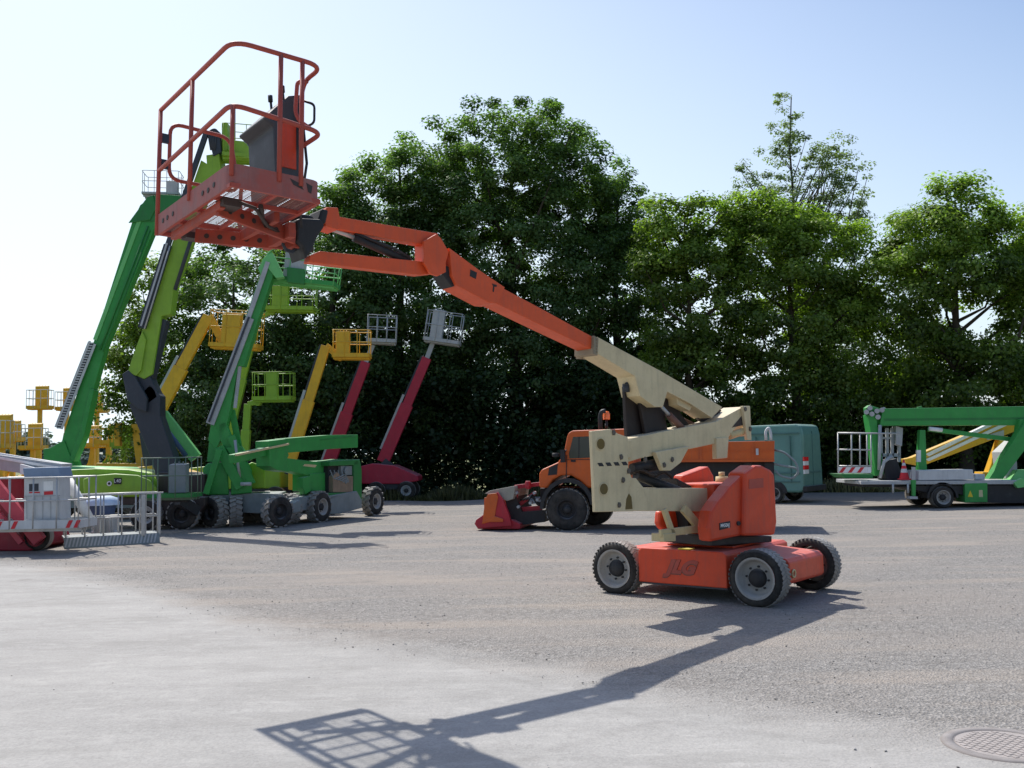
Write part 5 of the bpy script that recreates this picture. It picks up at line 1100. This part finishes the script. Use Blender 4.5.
for k in range(nst):
    t0 = (k + .1) / (nst + 1); t1 = t0 + .45 / nst; dx = .7 / nst; fo = nn * -.004 + V((0, 0, .003)); 
    q = lambda t, s: s0.lerp(s1, t) + (V((0, 0, .035)).lerp(V((0, 0, .237)) + nn * .10, s)) + fo
    mb.add([q(t0, .04), q(t1, .04), q(min(t1 + dx, 1), .96), q(min(t0 + dx, .99), .96)], [(0, 1, 2, 3)])
obj('step_bar', mb, M['silver'], sp_)
# --- things between: blue drum cover, white arm, generator
q = G(100, 535); bx = thing('water_tank', 'small blue tank with pale domed lid behind the silver platform', 'tank', (q.x, 23.2, 0)); q = P(101, 505, 23.2)
mb = MB(); mb.lathe((q.x, 23.2, q.z), (0, 0, 1), [(.30, -.22), (.33, -.05), (.33, .05)], 24); mb.cyl((q.x, 23.2, 0), (q.x, 23.2, q.z - .2), .2, m=1); obj('drum', mb, [M['blue'], M['chgrey']], bx)
mb = MB(); mb.lathe((q.x, 23.2, q.z), (0, 0, 1), [(.42, .0), (.42, .06), (.37, .16), (.2, .22), (.001, .23)], 24); obj('lid', mb, M['bluewhite'], bx)
mb = MB(); q = P(107, 527, 22.6); mb.box((q.x, 22.6, .35), (.42, .4, .44)); mb.cyl((q.x - .3, 22.5, .2), (q.x + .3, 22.5, .2), .06)
for k in range(4): mb.tube([(q.x - .2 + .12 * k, 22.38, .15), (q.x - .2 + .12 * k, 22.36, .6)], .02, 6)
mb.box((q.x, 22.6, .06), (.5, .5, .12)); o = obj('pump_unit', mb, M['silver'], bev=.02, loc=(q.x, 22.6, 0)); tag(o, 'small grey pump unit standing on the ground behind the silver platform rails', 'pump')
# --- low cage with a grey box in front of the lime lift
q = P(180, 496, 25.0); cgx = thing('work_basket', 'dull green railed basket holding a grey box, hanging low between the two lifts', 'basket', (q.x, 24.4, q.z))
ob = cage(cgx, (q.x, 24.4, q.z), .02, 1.28, .8, .98, M['olive'], M['chgrey'], (.1, .80, .42, .30), toe=.10, r=.016, toemat=M['dgreen'], posts=4)
mb = MB(); mb.beam((q.x, 24.9, q.z - .1), (q.x + .3, 25.4, .5), .2, .25); mb.beam((q.x - .4, 24.5, q.z - .08), (q.x + .4, 24.5, q.z - .08), .2, .1); obj('carrying_arm', mb, M['black'], cgx)

# ------------------------------------------------------------------ manhole
mq = G(1005, 748); mh = thing('manhole_cover', 'round rusty manhole cover with checker pattern set in the ground', 'manhole cover', (mq.x, mq.y, .02))
def mhmat():
    mt = paint('rusty_cast_iron', (.24, .205, .185), .9, .5, dcol=(.32, .24, .20), metal=.0, scale=9); return mt
mb = MB(); mb.lathe((mq.x, mq.y, 0), (0, 0, 1), [(.372, .016), (.365, .027), (.30, .028), (.297, .022), (.29, .022)], 48); obj('rim_ring', mb, paint('worn_frame', (.15, .125, .113), .9, .6, dcol=(.13, .10, .09), scale=8), mh)
mb = MB(); mb.cyl((mq.x, mq.y, .012), (mq.x, mq.y, .0235), .288, seg=40)
k = 0
for i in range(-9, 10):
    for j in range(-9, 10):
        x, y = i * .032, j * .032
        if x * x + y * y < .265 ** 2 and (i + j) % 2 == 0: mb.box((mq.x + x, mq.y + y, .0245), (.030, .030, .004), Matrix.Rotation(.3, 3, 'Z'))
obj('cover_plate', mb, mhmat(), mh)
# low wire fence posts and verge stones by the far edge
def stones_row():
    pass

# ------------------------------------------------------------------ light
sun_v = V((-.393, .58, 1)).normalized()
sd = bpy.data.lights.new('sun', 'SUN'); sd.energy = 5.0; sd.angle = math.radians(.53); sd.color = (1, .955, .88)
so = bpy.data.objects.new('sun', sd); col.objects.link(so); so.rotation_euler = sun_v.to_track_quat('Z', 'Y').to_euler(); so.location = (0, 0, 50)
w = bpy.data.worlds.new('World'); sc.world = w; w.use_nodes = True; nt = w.node_tree; bg = nt.nodes['Background']
sky = nt.nodes.new('ShaderNodeTexSky'); sky.sky_type = 'NISHITA'; sky.sun_disc = False
sky.sun_elevation = math.asin(sun_v.z); sky.sun_rotation = math.atan2(sun_v.x, sun_v.y)
sky.air_density = 1.1; sky.dust_density = 1.6; sky.ozone_density = 2.0
# summer haze: whitens the sky towards the horizon and on the sun's side
tcw = nt.nodes.new('ShaderNodeTexCoord'); sx = nt.nodes.new('ShaderNodeSeparateXYZ'); nt.links.new(tcw.outputs['Generated'], sx.inputs[0])
def mth(op, a, b, clamp=False):
    n = nt.nodes.new('ShaderNodeMath'); n.operation = op; n.use_clamp = clamp
    for i, x in enumerate((a, b)):
        if isinstance(x, bpy.types.NodeSocket): nt.links.new(x, n.inputs[i])
        else: n.inputs[i].default_value = x
    return n.outputs[0]
dt = mth('ADD', mth('MULTIPLY', sx.outputs[0], -.56), mth('MULTIPLY', sx.outputs[1], .83))
hz = mth('MULTIPLY', sx.outputs[2], -1.1); hz = mth('ADD', hz, .20); hz = mth('ADD', hz, mth('MULTIPLY', dt, .86))
hzf = mth('MAXIMUM', mth('MINIMUM', hz, .95), .03)
hs = nt.nodes.new('ShaderNodeHueSaturation'); hs.inputs['Saturation'].default_value = 1.15; hs.inputs['Hue'].default_value = .505; hs.inputs['Value'].default_value = 1.2; nt.links.new(sky.outputs[0], hs.inputs['Color'])
hm = mixc(nt, hzf, hs.outputs[0], (7.9, 8.9, 9.6))
nt.links.new(hm, bg.inputs[0]); bg.inputs[1].default_value = .130
sc.view_settings.view_transform = 'Standard'; sc.view_settings.look = 'None'; sc.view_settings.exposure = 0; sc.view_settings.gamma = 1
